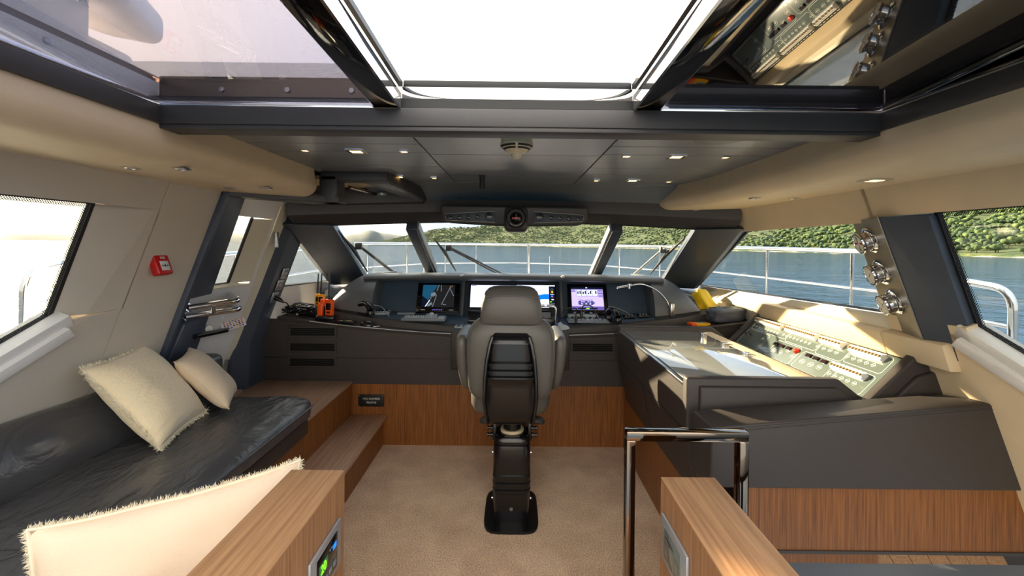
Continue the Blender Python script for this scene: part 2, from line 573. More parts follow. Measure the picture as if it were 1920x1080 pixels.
# window panes with dotted frit edges
def fritmat():
    m = bpy.data.materials.new('dotted window edge')
    m.use_nodes = True
    t = m.node_tree
    t.nodes.clear()
    o = t.nodes.new('ShaderNodeOutputMaterial')
    tr = t.nodes.new('ShaderNodeBsdfTransparent')
    df = t.nodes.new('ShaderNodeBsdfDiffuse')
    df.inputs[0].default_value = (0.012, 0.012, 0.012, 1)
    tc = t.nodes.new('ShaderNodeTexCoord')
    sp = t.nodes.new('ShaderNodeSeparateXYZ')
    t.links.new(tc.outputs['Object'], sp.inputs[0])
    w_ = []
    for ax in ('Y', 'Z'):
        a = t.nodes.new('ShaderNodeMath')
        a.operation = 'MULTIPLY'
        a.inputs[1].default_value = 2 * PI / 0.009
        t.links.new(sp.outputs[ax], a.inputs[0])
        c = t.nodes.new('ShaderNodeMath')
        c.operation = 'SINE'
        t.links.new(a.outputs[0], c.inputs[0])
        w_.append(c)
    pr = t.nodes.new('ShaderNodeMath')
    pr.operation = 'MULTIPLY'
    t.links.new(w_[0].outputs[0], pr.inputs[0])
    t.links.new(w_[1].outputs[0], pr.inputs[1])
    lt = t.nodes.new('ShaderNodeMath')
    lt.operation = 'GREATER_THAN'
    lt.inputs[1].default_value = 0.05
    t.links.new(pr.outputs[0], lt.inputs[0])
    mix = t.nodes.new('ShaderNodeMixShader')
    t.links.new(lt.outputs[0], mix.inputs[0])
    t.links.new(tr.outputs[0], mix.inputs[1])
    t.links.new(df.outputs[0], mix.inputs[2])
    t.links.new(mix.outputs[0], o.inputs['Surface'])
    return m
M['frit'] = fritmat()
def pane(nm, s, yz, off, frits=(), seal=0.012):
    t = thing(nm, None, None, side(s, yz[0][0], yz[0][1]))
    t['kind'] = 'structure'
    mb = MB()
    sideprism(mb, s, yz, off, 0.006)
    mb.build('pane', 'glass', t)
    mb = MB()
    c = V((0, sum(p[0] for p in yz) / len(yz), sum(p[1] for p in yz) / len(yz)))
    n = len(yz)
    for i in range(n):
        a, b = V((0, *yz[i])), V((0, *yz[(i + 1) % n]))
        ia, ib = a + (c - a).normalized() * seal * 1.4, b + (c - b).normalized() * seal * 1.4
        sideprism(mb, s, [a.yz, b.yz, ib.yz, ia.yz], off + 0.006, 0.02)
    mb.build('seal', 'rubber', t)
    if frits:
        mb = MB()
        for a, b, wd in frits:
            a, b = V((0, *a)), V((0, *b))
            ia, ib = a + (c - a).normalized() * wd, b + (c - b).normalized() * wd
            mb.face([side(s, a.y, a.z, off + 0.001), side(s, b.y, b.z, off + 0.001), side(s, ib.y, ib.z, off + 0.001), side(s, ia.y, ia.z, off + 0.001)])
        mb.build('dotted_edge', 'frit', t, smooth=0)
    return t
AW = [(1.86, 1.755), (1.86, 1.295), (0.6, 0.60), (-0.65, 0.60), (-0.65, 1.755)]
for s, nm in ((-1, 'window_1'), (1, 'window_2')):
    pane(nm, s, AW, -0.062, [((1.86, 1.755), (1.86, 1.295), 0.045), ((1.86, 1.295), (0.6, 0.60), 0.05), ((1.86, 1.755), (-0.65, 1.755), 0.05)])
FW = [(2.24, 1.735), (2.24, 1.285), (4.62, 1.215), (3.30, 1.735)]
pane('window_3', 1, FW, -0.03)
FWL = [(3.55, 1.70), (3.55, 1.245), (4.62, 1.215), (3.36, 1.735)]
pane('window_4', -1, FWL, -0.03)

# beige band over the right-hand windows (ends at the windscreen header)
mb = MB()
sideprism(mb, 1, [(2.10, 1.725), (3.62, 1.715), (3.66, 1.90), (2.10, 1.90)], 0.0, 0.05)
sideprism(mb, 1, [(2.24, 1.285), (1.84, 1.285), (1.84, 1.21), (2.24, 1.21)], 0.0, 0.05)
struct('trim_5', mb, 'beige')

# right sill below the forward window: white slope, then padded beige moulding
mb = MB()
mb.hexa([side(1, 1.95, 1.285, -0.04), side(1, 4.7, 1.21, -0.04), side(1, 4.7, 1.12, 0.03), side(1, 1.95, 1.12, 0.03)],
        [side(1, 1.95, 1.285, -0.15), side(1, 4.7, 1.21, -0.15), side(1, 4.7, 1.06, -0.1), side(1, 1.95, 1.06, -0.1)])
mb.hexa([side(1, 3.5, 1.13, 0.02), side(1, 4.7, 1.13, 0.02), side(1, 4.7, 0.5, 0.0), side(1, 3.5, 0.5, 0.0)],
        [side(1, 3.5, 1.13, -0.1), side(1, 4.7, 1.13, -0.1), side(1, 4.7, 0.5, -0.1), side(1, 3.5, 0.5, -0.1)])
struct('trim_6', mb, 'cream')
mb = MB()
for y0, y1 in ((2.262, 3.5), (1.93, 2.256)):
    mb.prism([side(1, y0, 1.195, 0.045), side(1, y0, 1.21, -0.02), side(1, y0, 1.08, -0.03), side(1, y0, 1.08, 0.05)], (0, y1 - y0, 0), 0.008)
struct('trim_7', mb, 'beige')
# left sill by the triangular window
mb = MB()
mb.hexa([side(-1, 3.6, 1.245, -0.02), side(-1, 4.75, 1.21, -0.02), side(-1, 4.75, 1.0, 0.06), side(-1, 3.6, 1.0, 0.06)],
        [side(-1, 3.6, 1.245, -0.12), side(-1, 4.75, 1.21, -0.12), side(-1, 4.75, 1.0, -0.1), side(-1, 3.6, 1.0, -0.1)])
struct('trim_8', mb, 'white')

# outer skin of the superstructure and the bulkhead below the windscreen
mb = MB()
for s in (-1, 1):
    sideprism(mb, s, [(AFT, 0.52), (4.9, 0.9), (4.9, -1.2), (AFT, -1.2)], -0.12, 0.04)
    sideprism(mb, s, [(1.88, 1.31), (2.22, 1.31), (2.22, 1.95), (1.88, 1.95)], -0.075, 0.03)
    sideprism(mb, s, [(AFT, 1.75), (2.22, 1.75), (2.22, 1.95), (AFT, 1.95)], -0.075, 0.03)
    sideprism(mb, s, [(1.88, 1.31), (2.55, 1.27), (2.55, 0.4), (0.6, 0.4), (0.6, 0.58)], -0.075, 0.03)
sideprism(mb, -1, [(2.1, 1.0), (2.51, 1.0), (2.51, 1.95), (2.1, 1.95)], -0.075, 0.03)
sideprism(mb, -1, [(3.2, 0.4), (3.60, 0.4), (3.60, 1.95), (3.2, 1.95)], -0.09, 0.03)
mb.bb((-2.1, 4.9, -1.0), (2.1, 4.95, 1.18))
mb.bb((-2.6, AFT, -1.25), (2.6, 4.95, -1.2))
struct('trim_39', mb, 'white')

# ---- pillars
# left pillar aft of the door: broad dark face plus a thin edge that runs on down
mb = MB()
sideprism(mb, -1, [(2.53, 1.28), (2.71, 1.29), (2.68, 1.885), (2.53, 1.885)], 0.03, 0.06, 0.004)
sideprism(mb, -1, [(2.50, 0.5), (2.53, 0.5), (2.53, 1.885), (2.50, 1.885)], 0.035, 0.08, 0.003)
struct('trim_9', mb, 'pillar')
mb = MB()
sideprism(mb, -1, [(2.53, 0.80), (2.76, 0.80), (2.755, 1.15), (2.56, 1.13)], 0.04, 0.06, 0.006)
struct('trim_10', mb, 'pillar')
# left forward pillar, folded, with a knee low down
mb = MB()
a = [(-1.655, 3.30, 1.90), (-1.595, 3.40, 1.90), (-1.60, 3.64, 1.90), (-1.72, 3.64, 1.90)]
b = [(-2.03, 3.28, 0.84), (-1.968, 3.40, 0.84), (-1.985, 3.64, 0.84), (-2.10, 3.62, 0.84)]
c = [(-2.13, 3.26, 0.46), (-1.985, 3.42, 0.46), (-1.99, 3.64, 0.46), (-2.18, 3.62, 0.46)]
mb.loft([a, b, c])
struct('trim_11', mb, 'pillar', smooth=20)
# right gauge pillar between the windows: two faces meeting at a fold
GP = [V((1.625, 2.03, 1.745)), V((1.86, 2.03, 1.13))]         # the fold, top and bottom
mb = MB()
top = [side(1, 2.27, 1.74, -0.03), GP[0] + V((0, 0, 0)), side(1, 1.85, 1.74, -0.02), side(1, 1.855, 1.74, -0.062), side(1, 2.27, 1.74, -0.062)]
bot = [side(1, 2.27, 1.13, -0.03), GP[1], side(1, 1.85, 1.13, -0.02), side(1, 1.855, 1.13, -0.062), side(1, 2.27, 1.13, -0.062)]
mb.loft([top, bot])
struct('trim_12', mb, 'pillar', smooth=20)
mb = MB()       # brushed facing on its forward face
n_ = (bot[1] - top[1]).cross(top[0] - top[1]).normalized()
if n_.x > 0: n_ = -n_
q = [top[0], top[1], bot[1], bot[0]]
mb.hexa([p + n_ * 0.006 for p in q], [p + n_ * 0.0005 for p in q], 0.0015)
GAUGE_N = n_
M['facing'] = pmat('brushed bronze facing', (140, 134, 122), 0.38, 0.55, var=0.15, vscale=6)
struct('trim_13', mb, 'facing', smooth=20)
# windscreen corner pillars
for s, nm in ((-1, 'trim_14'), (1, 'trim_15')):
    mb = MB()
    t_ = [(s * 1.69, 3.30, 1.735), (s * 1.645, 3.28, 1.735), (s * 1.42, 3.44, 1.735), (s * 1.38, 3.46, 1.735), (s * 1.42, 3.56, 1.80), (s * 1.72, 3.40, 1.80)]
    b_ = [(s * 1.865, 4.63, 1.18), (s * 1.82, 4.60, 1.18), (s * 1.58, 4.76, 1.18), (s * 1.53, 4.80, 1.18), (s * 1.57, 4.9, 1.24), (s * 1.89, 4.74, 1.24)]
    mb.loft([t_, b_])
    struct(nm, mb, 'pillar', smooth=20)
# windscreen curves
def topc(x, k=0.0): return V((x, 3.86 - 0.19 * x * x, 1.80 - 0.03 * x * x + k))
def botc(x): return V((x, 5.00 - 0.10 * x * x, 1.22))
for i, (x0, x1) in enumerate(((-1.44, -0.86), (-0.82, 0.82), (0.86, 1.44))):
    t = thing('window_%d' % (5 + i), None, None, botc((x0 + x1) / 2))
    t['kind'] = 'structure'
    mb = MB()
    ext = lambda x: 1.0 + (0.12 if abs(x) > 1.3 else 0.02)
    mb.grid(lambda u, v: topc(x0 + (x1 - x0) * u).lerp(botc((x0 + (x1 - x0) * u) * (1.09 if abs(x0 + (x1 - x0) * u) > 1.0 else 1.0)), v), 10, 4, 0.006)
    mb.build('pane', 'glass', t)
# mullions: dark core with a pale edge
for s, nm in ((-1, 'trim_16'), (1, 'trim_17')):
    mb = MB()
    x = s * 0.84
    tp, bt = topc(x), botc(x)
    d = (bt - tp).normalized()
    nn = V((0, -d.z, d.y)).normalized()
    if nn.y > 0: nn = -nn
    wv = V((1, 0, 0))
    q = [tp - wv * 0.045, tp + wv * 0.045, bt + wv * 0.045, bt - wv * 0.045]
    mb.hexa([p + nn * 0.07 for p in q], [p - nn * 0.01 for p in q], 0.01)
    mb.mi = 1
    q = [tp + wv * s * -0.047, tp + wv * s * -0.062, bt + wv * s * -0.062, bt + wv * s * -0.047]
    mb.hexa([p + nn * 0.05 for p in q], [p - nn * 0.01 for p in q])
    struct(nm, mb, ['pillar', 'silver'], smooth=25)
# header over the windscreen: deep dark face, then a lower band that turns under
mb = MB()
rings = []
for i in range(25):
    x = -1.62 + 3.24 * i / 24
    t_ = topc(x)
    y, z = t_.y, t_.z
    rings.append([(x, y - 0.14, 2.10), (x, y - 0.14, z + 0.18), (x, y - 0.13, z + 0.165), (x, y - 0.115, z + 0.075), (x, y - 0.10, z + 0.06), (x, y + 0.01, z - 0.008), (x, y + 0.04, z), (x, y + 0.1, 2.12), (x, y - 0.14, 2.12)])
mb.loft(rings)
struct('trim_18', mb, 'frame', smooth=30)
mb = MB()     # cove that carries the ceiling leather down to the header
rings = []
for i in range(17):
    x = -1.10 + 2.32 * i / 16
    t_ = topc(x)
    rings.append([(x, 3.30, 2.049), (x, t_.y - 0.30, 2.040), (x, t_.y - 0.20, t_.z + 0.215), (x, t_.y - 0.135, t_.z + 0.17), (x, t_.y - 0.12, 2.06), (x, 3.30, 2.06)])
mb.loft(rings)
struct('trim_40', mb, 'ceil', smooth=50)
# dark panel left of the header round the door head
mb = MB()
mb.prism([(-1.64, 2.50, 1.855), (-1.60, 2.50, 1.855), (-1.19, 2.84, 1.855), (-1.10, 2.84, 1.855), (-1.10, 2.98, 1.855), (-1.30, 2.98, 1.855), (-1.64, 2.62, 1.855)], (0, 0, 0.05), 0.006)
mb.bb((-1.225, 2.84, 1.855), (-1.11, 2.98, 2.03), 0.012)
mb.bb((-1.215, 2.84, 1.995), (-0.80, 2.98, 2.05), 0.006)
mb.hexa([(-0.83, 2.84, 2.0), (-0.80, 2.84, 2.0), (-0.70, 3.62, 1.945), (-0.73, 3.62, 1.945)], [(-0.83, 2.84, 2.06), (-0.80, 2.84, 2.06), (-0.70, 3.62, 2.06), (-0.73, 3.62, 2.06)], 0.004)
mb.hexa([(-1.64, 3.24, 1.865), (-1.64, 3.36, 1.865), (-0.72, 3.64, 1.925), (-0.72, 3.56, 1.935)], [(-1.64, 3.24, 1.96), (-1.64, 3.36, 1.96), (-0.72, 3.64, 2.05), (-0.72, 3.56, 2.05)], 0.004)
struct('trim_19', mb, 'frame', smooth=30)
mb = MB()
mb.bb((-1.64, 2.985, 2.02), (-0.80, 3.55, 2.045))
struct('trim_20', mb, 'beige', smooth=30)

# ---- ceiling: leather panels with fine open joints over a dark backing
CZ = 2.05
mb = MB()
g = 0.003
xs = [-1.24, -0.43, 0.43, 1.3]
rows_side = [1.62, 2.05, 2.23, 2.62, 2.86, 3.28, 3.72]
rows_mid = [1.62, 2.27, 2.95, 3.72]
for x0, x1, rows in ((xs[0], xs[1], rows_side), (xs[1], xs[2], rows_mid), (xs[2], xs[3], rows_side)):
    for y0, y1 in zip(rows, rows[1:]):
        mb.bb((x0 + g, y0 + g, CZ), (x1 - g, y1 - g, CZ + 0.02), 0.002, 1)
mb.mi = 1
mb.bb((-1.3, 1.56, CZ + 0.018), (1.35, 3.76, CZ + 0.05))
struct('ceiling', mb, ['ceil', 'rubber'])
mb = MB()     # solid deck head above it and over the soffits
mb.bb((-1.9, 1.6, 2.10), (1.9, 3.7, 2.16))
mb.bb((-1.9, AFT, 2.08), (-1.26, 1.64, 2.16))
mb.bb((1.30, AFT, 2.08), (1.9, 1.64, 2.16))
for s in (-1, 1):
    mb.bb((s * 1.56, AFT, 1.895), (s * 1.9, 3.66, 2.16))
struct('trim_21', mb, 'white')

# ---- soffits along both sides with a large-radius edge and a rounded forward end
def soffit(s, nm, inner, ys, mt):
    mb = MB()
    R = 0.085
    rings = []
    for y in ys:
        xi = inner(y)
        ztop = CZ + 0.02
        ring = [(s * 1.66, y, ztop), (s * xi, y, ztop), (s * (xi - 0.012), y, 1.98)]
        for k in range(7):
            a = k / 6 * PI / 2
            ring.append((s * (xi - 0.02 + R * (1 - math.cos(a))), y, 1.95 - 0.07 * math.sin(a)))
        ring.append((s * 1.66, y, 1.878))
        rings.append(ring)
    for k in range(1, 7):      # rounded nose
        a = k / 6 * PI / 2
        y = ys[-1] + 0.09 * math.sin(a)
        sh = 0.09 * (1 - math.cos(a))
        ring = []
        for (x, _, z) in rings[len(ys) - 1]:
            zz = z if z > 1.97 else 1.97 - (1.97 - z) * (1 - (0.30 * (k / 6) ** 2))
            ring.append((s * max(abs(x), inner(ys[-1]) - 0.02) + (s * sh if abs(x) < 1.6 else 0), y, zz))
        rings.append(ring)
    mb.loft(rings)
    struct(nm, mb, mt, smooth=50)
soffit(-1, 'trim_22', lambda y: 1.22, [AFT, 0.5, 1.4, 2.0, 2.5, 2.74], 'beige')
soffit(1, 'trim_23', lambda y: 1.25 - (0.14 * max(0, (y - 2.9) / 0.65) ** 1.5), [AFT, 0.5, 1.4, 2.2, 2.9, 3.05, 3.2, 3.32, 3.42, 3.5], 'beige')

# ---- skylight: dark coaming, bronze beams, glass wings, open middle hatch
YF = 1.54
mb = MB()
mb.bb((-1.25, YF, 2.0), (1.30, YF + 0.07, 2.062), 0.004)
mb.bb((-1.25, YF + 0.005, 1.985), (1.30, YF + 0.1, 2.0), 0.003)
for x0, x1 in ((-1.255, -1.20), (1.235, 1.30)):
    mb.bb((x0, AFT, 2.0), (x1, YF + 0.02, 2.062), 0.004)
struct('trim_24', mb, 'frame')
mb = MB()     # polished strip on top of the coaming
for x0, x1 in ((-1.24, -0.485), (0.495, 1.28)):
    mb.bb((x0, YF + 0.012, 2.062), (x1, YF + 0.05, 2.082), 0.004)
mb.bb((-1.243, AFT, 2.062), (-1.215, YF + 0.02, 2.082), 0.004)
mb.bb((1.25, AFT, 2.062), (1.278, YF + 0.02, 2.082), 0.004)
struct('trim_25', mb, 'chrome')
M['flange'] = pmat('lit anodised flange', (120, 108, 100), 0.25, 0.7)  # paler copy, for the wing with bright sky behind it
M['flange_shaded'] = pmat('shaded anodised flange', (30, 29, 32), 0.15, 0.3)  # same flange, darkened in colour for the dim backdrop on the right
M['beam'] = pmat('smoked mirror beam', (70, 64, 62), 0.05, 0.95)
mb = MB()     # upright flange of the glass wings, with screws
mb.bb((-1.25, YF + 0.055, 2.082), (-0.485, YF + 0.085, 2.18))
mb.bb((-1.29, AFT, 2.082), (-1.262, YF + 0.08, 2.18))
mb.mi = 1
mb.bb((0.495, YF + 0.055, 2.082), (1.29, YF + 0.085, 2.20))
mb.bb((1.30, AFT, 2.082), (1.33, YF + 0.08, 2.20))
mb.mi = 2
for x in (-1.03, -0.80, -0.575):
    mb.lathe([(0.0, 0.0), (0.011, 0.0), (0.009, 0.006), (0.0, 0.007)], (x, YF + 0.055, 2.135), Matrix.Rotation(PI / 2, 3, 'X'), 14)
for y in (1.22, 0.8):
    mb.lathe([(0.0, 0.0), (0.011, 0.0), (0.009, 0.006), (0.0, 0.007)], (-1.262, y, 2.135), Matrix.Rotation(PI / 2, 3, 'Y'), 14)
struct('trim_26', mb, ['flange', 'flange_shaded', 'steel'])
GS = 0.045
def gz(y): return 2.072 + GS * (1.54 - y)
mb = MB()     # the two beams
for x0, x1 in ((-0.482, -0.395), (0.405, 0.492)):
    mb.hexa([(x0, AFT, gz(AFT) - 0.01), (x1, AFT, gz(AFT) - 0.01), (x1, YF + 0.03, gz(YF) - 0.01), (x0, YF + 0.03, gz(YF) - 0.01)],
            [(x0, AFT, gz(AFT) + 0.05), (x1, AFT, gz(AFT) + 0.05), (x1, YF + 0.03, gz(YF) + 0.05), (x0, YF + 0.03, gz(YF) + 0.05)], 0.003)
struct('trim_27', mb, 'beam')
mb = MB()     # bright inner edges, hatch seal and polished front
for x in (-0.392, 0.402):
    mb.hexa([(x - 0.004, AFT, gz(AFT) - 0.012), (x + 0.004, AFT, gz(AFT) - 0.012), (x + 0.004, YF, gz(YF) - 0.012), (x - 0.004, YF, gz(YF) - 0.012)],
            [(x - 0.004, AFT, gz(AFT) + 0.02), (x + 0.004, AFT, gz(AFT) + 0.02), (x + 0.004, YF, gz(YF) + 0.02), (x - 0.004, YF, gz(YF) + 0.02)])
mb.bb((-0.39, YF + 0.02, 2.082), (0.40, YF + 0.035, 2.140), 0.002)
mb.bb((-0.42, YF + 0.06, 2.17), (0.43, YF + 0.075, 2.19), 0.002)
struct('trim_28', mb, 'chrome')
mb = MB()
mb.bb((-0.39, YF + 0.03, 2.140), (0.40, YF + 0.06, 2.168), 0.006)
for x in (-0.40, 0.41):
    mb.hexa([(x - 0.007, AFT, gz(AFT) + 0.075), (x + 0.007, AFT, gz(AFT) + 0.075), (x + 0.007, YF + 0.04, gz(YF) + 0.075), (x - 0.007, YF + 0.04, gz(YF) + 0.075)],
            [(x - 0.007, AFT, gz(AFT) + 0.092), (x + 0.007, AFT, gz(AFT) + 0.092), (x + 0.007, YF + 0.04, gz(YF) + 0.092), (x - 0.007, YF + 0.04, gz(YF) + 0.092)])
x = 0.455
mb.hexa([(x - 0.005, AFT, gz(AFT) + 0.075), (x + 0.005, AFT, gz(AFT) + 0.075), (x + 0.005, YF + 0.03, gz(YF) + 0.06), (x - 0.005, YF + 0.03, gz(YF) + 0.06)],
        [(x - 0.005, AFT, gz(AFT) + 0.085), (x + 0.005, AFT, gz(AFT) + 0.085), (x + 0.005, YF + 0.03, gz(YF) + 0.07), (x - 0.005, YF + 0.03, gz(YF) + 0.07)])
struct('trim_29', mb, 'rubber')
for s, nm, x0, x1 in ((-1, 'window_8', -1.245, -0.478), (1, 'window_9', 0.488, 1.285)):
    mb = MB()
    mb.hexa([(x0, AFT, gz(AFT)), (x1, AFT, gz(AFT)), (x1, YF + 0.05, gz(YF + 0.05)), (x0, YF + 0.05, gz(YF + 0.05))],
            [(x0, AFT, gz(AFT) + 0.006), (x1, AFT, gz(AFT) + 0.006), (x1, YF + 0.05, gz(YF + 0.05) + 0.006), (x0, YF + 0.05, gz(YF + 0.05) + 0.006)])
    struct(nm, mb, 'roof_glass', smooth=0)
# ================================================================== outside
# flying-bridge parapet over the windscreen, seen through the roof, and its pole
mb = MB()
mb.bb((-2.3, 2.62, 2.16), (2.3, 2.78, 2.645), 0.02)
mb.build('roof_parapet', 'white', label='white parapet standing on the roof ahead of the open hatch', cat='parapet')
t = thing('steel_pole', 'steel pole rising from the white parapet above the open hatch', 'pole', (0.017, 2.70, 2.645))
MB().tube([(0.017, 2.70, 2.645), (0.017, 2.70, 5.2)], 0.0255, 20).build('pole', 'steel', t)
MB().lathe([(0, 0), (0.040, 0), (0.040, 0.012), (0.03, 0.02), (0, 0.02)], (0.017, 2.70, 2.645)).build('foot_flange', 'chrome', t)
# dark backing added above the right-hand wing, in the form of a slid-open lid
t = thing('roof_backing', 'dark backing panel added over the right-hand roof glass to darken what lies behind it', 'backing', (0.9, 0.5, 2.2))
mb = MB()
mb.hexa([(0.52, AFT, gz(AFT) + 0.07), (1.36, AFT, gz(AFT) + 0.07), (1.36, 1.50, gz(1.5) + 0.07), (0.52, 1.50, gz(1.5) + 0.07)],
        [(0.52, AFT, gz(AFT) + 0.10), (1.36, AFT, gz(AFT) + 0.10), (1.36, 1.50, gz(1.5) + 0.10), (0.52, 1.50, gz(1.5) + 0.10)], 0.005)
M['lid'] = pmat('backing panel', (44, 46, 54), 0.2, spec=0.6)  # dark so the added backing lets the glass below reflect the room
mb.build('panel', 'lid', t)
mb = MB()
mb.bb((0.52, 1.47, gz(1.5) + 0.055), (1.36, 1.51, gz(1.5) + 0.075), 0.003)
mb.build('edge_strip', 'rubber', t)

# moulded seat of the flying bridge, seen up through the left-hand roof glass
t = thing('flybridge_seat', 'white moulded flying bridge seat seen up through the left-hand roof glass', 'seat', (-1.5, 1.4, 2.2))
MB().prism([(-1.46, 1.90, 2.40), (-1.32, 1.50, 2.40), (-1.18, 0.95, 2.40), (-1.62, 0.85, 2.40), (-1.74, 1.45, 2.40), (-1.62, 1.80, 2.40)], (0, 0, 0.14), 0.045, 4).build('seat_pad', 'white', t, smooth=60)
MB().bb((-1.60, 0.55, 2.165), (-1.50, 1.80, 2.33), 0.03, 4).build('side_moulding', 'white', t, smooth=60)
MB().bb((-1.66, 0.9, 2.165), (-1.40, 1.5, 2.41), 0.02).build('pedestal', 'white', t)

# side decks and bulwarks (white), seen at the foot of the aft windows
for s, nm in ((-1, 'trim_30'), (1, 'trim_31')):
    mb = MB()
    mb.hexa([(s * 2.15, 0.2, 0.70), (s * 3.1, 0.2, 0.70), (s * 3.1, 2.9, 0.86), (s * 2.15, 2.9, 0.86)],
            [(s * 2.15, 0.2, 0.55), (s * 3.1, 0.2, 0.55), (s * 3.1, 2.9, 0.55), (s * 2.15, 2.9, 0.55)], 0.03)
    mb.bb((s * 2.3, 2.8, 0.55), (s * 3.4, 9.4, 0.72), 0.02)
    struct(nm, mb, 'white')
mb = MB()     # foredeck below the windscreen
mb.hexa([(-2.0, 4.95, 1.16), (2.0, 4.95, 1.16), (2.2, 8.6, 0.45), (-2.2, 8.6, 0.45)], [(-2.0, 4.95, 1.0), (2.0, 4.95, 1.0), (2.2, 8.6, 0.2), (-2.2, 8.6, 0.2)])
struct('trim_32', mb, 'white')

# guard rails
def bent(pts, r=0.12, n=7):
    """Polyline with rounded corners."""
    pts = [V(p) for p in pts]
    o = [pts[0]]
    for a, b, c in zip(pts, pts[1:], pts[2:]):
        d1, d2 = (a - b), (c - b)
        k = min(r, d1.length * 0.45, d2.length * 0.45)
        p, q = b + d1.normalized() * k, b + d2.normalized() * k
        for i in range(n):
            u = i / (n - 1)
            o.append((1 - u) ** 2 * p + 2 * u * (1 - u) * b + u * u * q)
    o.append(pts[-1])
    return o
def rail(name, label, top, mids, posts, ends=None):
    t = thing(name, label, 'rail', V(top[0]) - V((0, 0, 0.9)))
    MB().tube(bent(top), 0.024, 14).build('top_rail', 'chrome', t)
    for m_ in mids: MB().tube(bent(m_, 0.06), 0.0135, 10).build('middle_rail', 'chrome', t)
    for p_ in posts: MB().tube(p_, 0.02, 12).build('post', 'chrome', t)
    for e_ in ends or (): MB().lathe([(0, 0), (0.034, 0), (0.034, 0.11), (0.028, 0.118), (0, 0.118)], e_, n=20).build('base_collar', 'chrome', t)
# right aft rail end
rail('guard_rail', 'bent end of the polished guard rail outside the window aft of the gauges',
     [(2.92, 2.66, 0.84), (2.92, 2.66, 1.37), (2.75, 2.83, 1.46)][0:2] + [(2.93, 3.40, 1.44)],
     [[(2.92, 2.67, 1.15), (2.93, 3.35, 1.18)]], [], [(2.92, 2.66, 0.83)])
rail('guard_rail', 'bent end of the polished guard rail outside the large window by the sofa',
     [(-2.86, 2.66, 0.84), (-2.86, 2.66, 1.42), (-2.86, 3.55, 1.555)],
     [[(-2.86, 2.67, 1.22), (-2.86, 3.45, 1.27)]], [], [(-2.86, 2.66, 0.83)])
rail('guard_rail', 'tall polished guard rail outside the right-hand window ahead of the gauges',
     [(3.22, 3.5, 1.57), (3.22, 6.1, 1.60), (3.15, 9.0, 1.62)],
     [[(3.22, 3.5, 1.23), (3.22, 6.1, 1.22), (3.15, 9.0, 1.2)]],
     [[(3.22, 4.33, 0.75), (3.22, 4.33, 1.575)], [(3.22, 5.78, 0.75), (3.22, 5.78, 1.597)]])
rail('guard_rail', 'polished guard rail seen through the window of the side door',
     [(-3.0, 3.6, 1.44), (-3.0, 5.5, 1.50), (-2.9, 8.0, 1.55)], [[(-3.0, 3.7, 1.05), (-3.0, 5.5, 1.16), (-2.9, 8.0, 1.22)]],
     [[(-3.0, 4.9, 0.7), (-3.0, 4.9, 1.48)]])
bow = [(-3.4, 9.6, 1.60), (-2.2, 12.0, 1.62), (0.0, 13.0, 1.62), (2.2, 12.0, 1.62), (3.4, 9.6, 1.60)]
t = thing('bow_rail', 'long polished bow rail round the foredeck ahead of the windscreen', 'rail', (0, 12.6, 0.6))
MB().tube(bow, 0.034, 12).build('top_rail', 'chrome', t)
MB().tube([V(p) - V((0, 0, 0.52)) for p in bow], 0.016, 8).build('middle_rail', 'chrome', t)
for px in (689, 763, 795, 835, 893, 992, 1031, 1162, 1238):
    x = (px - CX) / FOC
    for a, b in zip(bow, bow[1:]):
        a, b = V(a), V(b)
        # where the post's bearing meets this straight of the rail
        u = (x * a.y - a.x) / ((b.x - a.x) - x * (b.y - a.y))
        if 0 <= u <= 1:
            p = a.lerp(b, u)
            r = 0.05 if px == 992 else (0.028 if px in (689, 763, 1162, 1238) else 0.02)
            h = 1.62 if px not in (795, 835, 1031) else 1.62 - 0.3
            MB().tube([(p.x, p.y, 0.1), (p.x, p.y, h)], r, 10).build('post', 'chrome', t)
            break
mb = MB()
mb.hexa([(-2.2, 8.6, 0.45), (2.2, 8.6, 0.45), (1.8, 13.4, 0.1), (-1.8, 13.4, 0.1)], [(-2.2, 8.6, 0.2), (2.2, 8.6, 0.2), (1.8, 13.4, -0.1), (-1.8, 13.4, -0.1)])
struct('trim_33', mb, 'white')

# windscreen wipers: blade on a twin arm
def glass_pt(px, py, lift=0.05):
    """Point just outside the windscreen."""
    for k in range(400):
        y = 3.4 + k * 0.006
        p = atY(px, py, y)
        tp, bt = topc(p.x), botc(p.x)
        u = (p.z - tp.z) / (bt.z - tp.z)
        if y >= tp.y + (bt.y - tp.y) * u: return p + V((0, 0.03 + lift, 0.0))
    return atY(px, py, 5.2)
def wiper(label, b0, b1, arm, foot):
    A, B = glass_pt(*b0), glass_pt(*b1)
    Mid, F_ = glass_pt(*arm), glass_pt(*foot)
    t = thing('windscreen_wiper', label, 'wiper', F_)
    d = (B - A).normalized()
    mb = MB()
    mb.tube([A, A.lerp(B, .5) + V((0, 0.012, 0.012)), B], 0.012, 6, radii=[0.006, 0.016, 0.006])
    mb.tube([A.lerp(B, .12), A.lerp(B, .45) + V((0, 0.035, 0.03)), A.lerp(B, .85)], 0.008, 6)
    mb.build('blade', 'matte_black', t)
    off = d * 0.045
    mb = MB()
    mb.tube([Mid - off * .5 + V((0, .04, .03)), F_ - off * 1.1], 0.009, 8)
    mb.tube([Mid + off * .5 + V((0, .04, .03)), F_ + off * 1.1], 0.009, 8)
    mb.box(Mid + V((0, .035, .025)), (0.06, 0.03, 0.06), None, 0.008)
    mb.build('twin_arm', 'steel' if 'right' in label else 'frame', t)
wiper('dark wiper on the left windscreen pane', (627, 432), (684, 510), (664, 467), (742, 518))
wiper('dark wiper on the middle windscreen pane', (812, 448), (853, 509), (838, 470), (940, 516))
wiper('wiper with steel arms on the right windscreen pane', (1290, 446), (1224, 514), (1251, 474), (1184, 523))

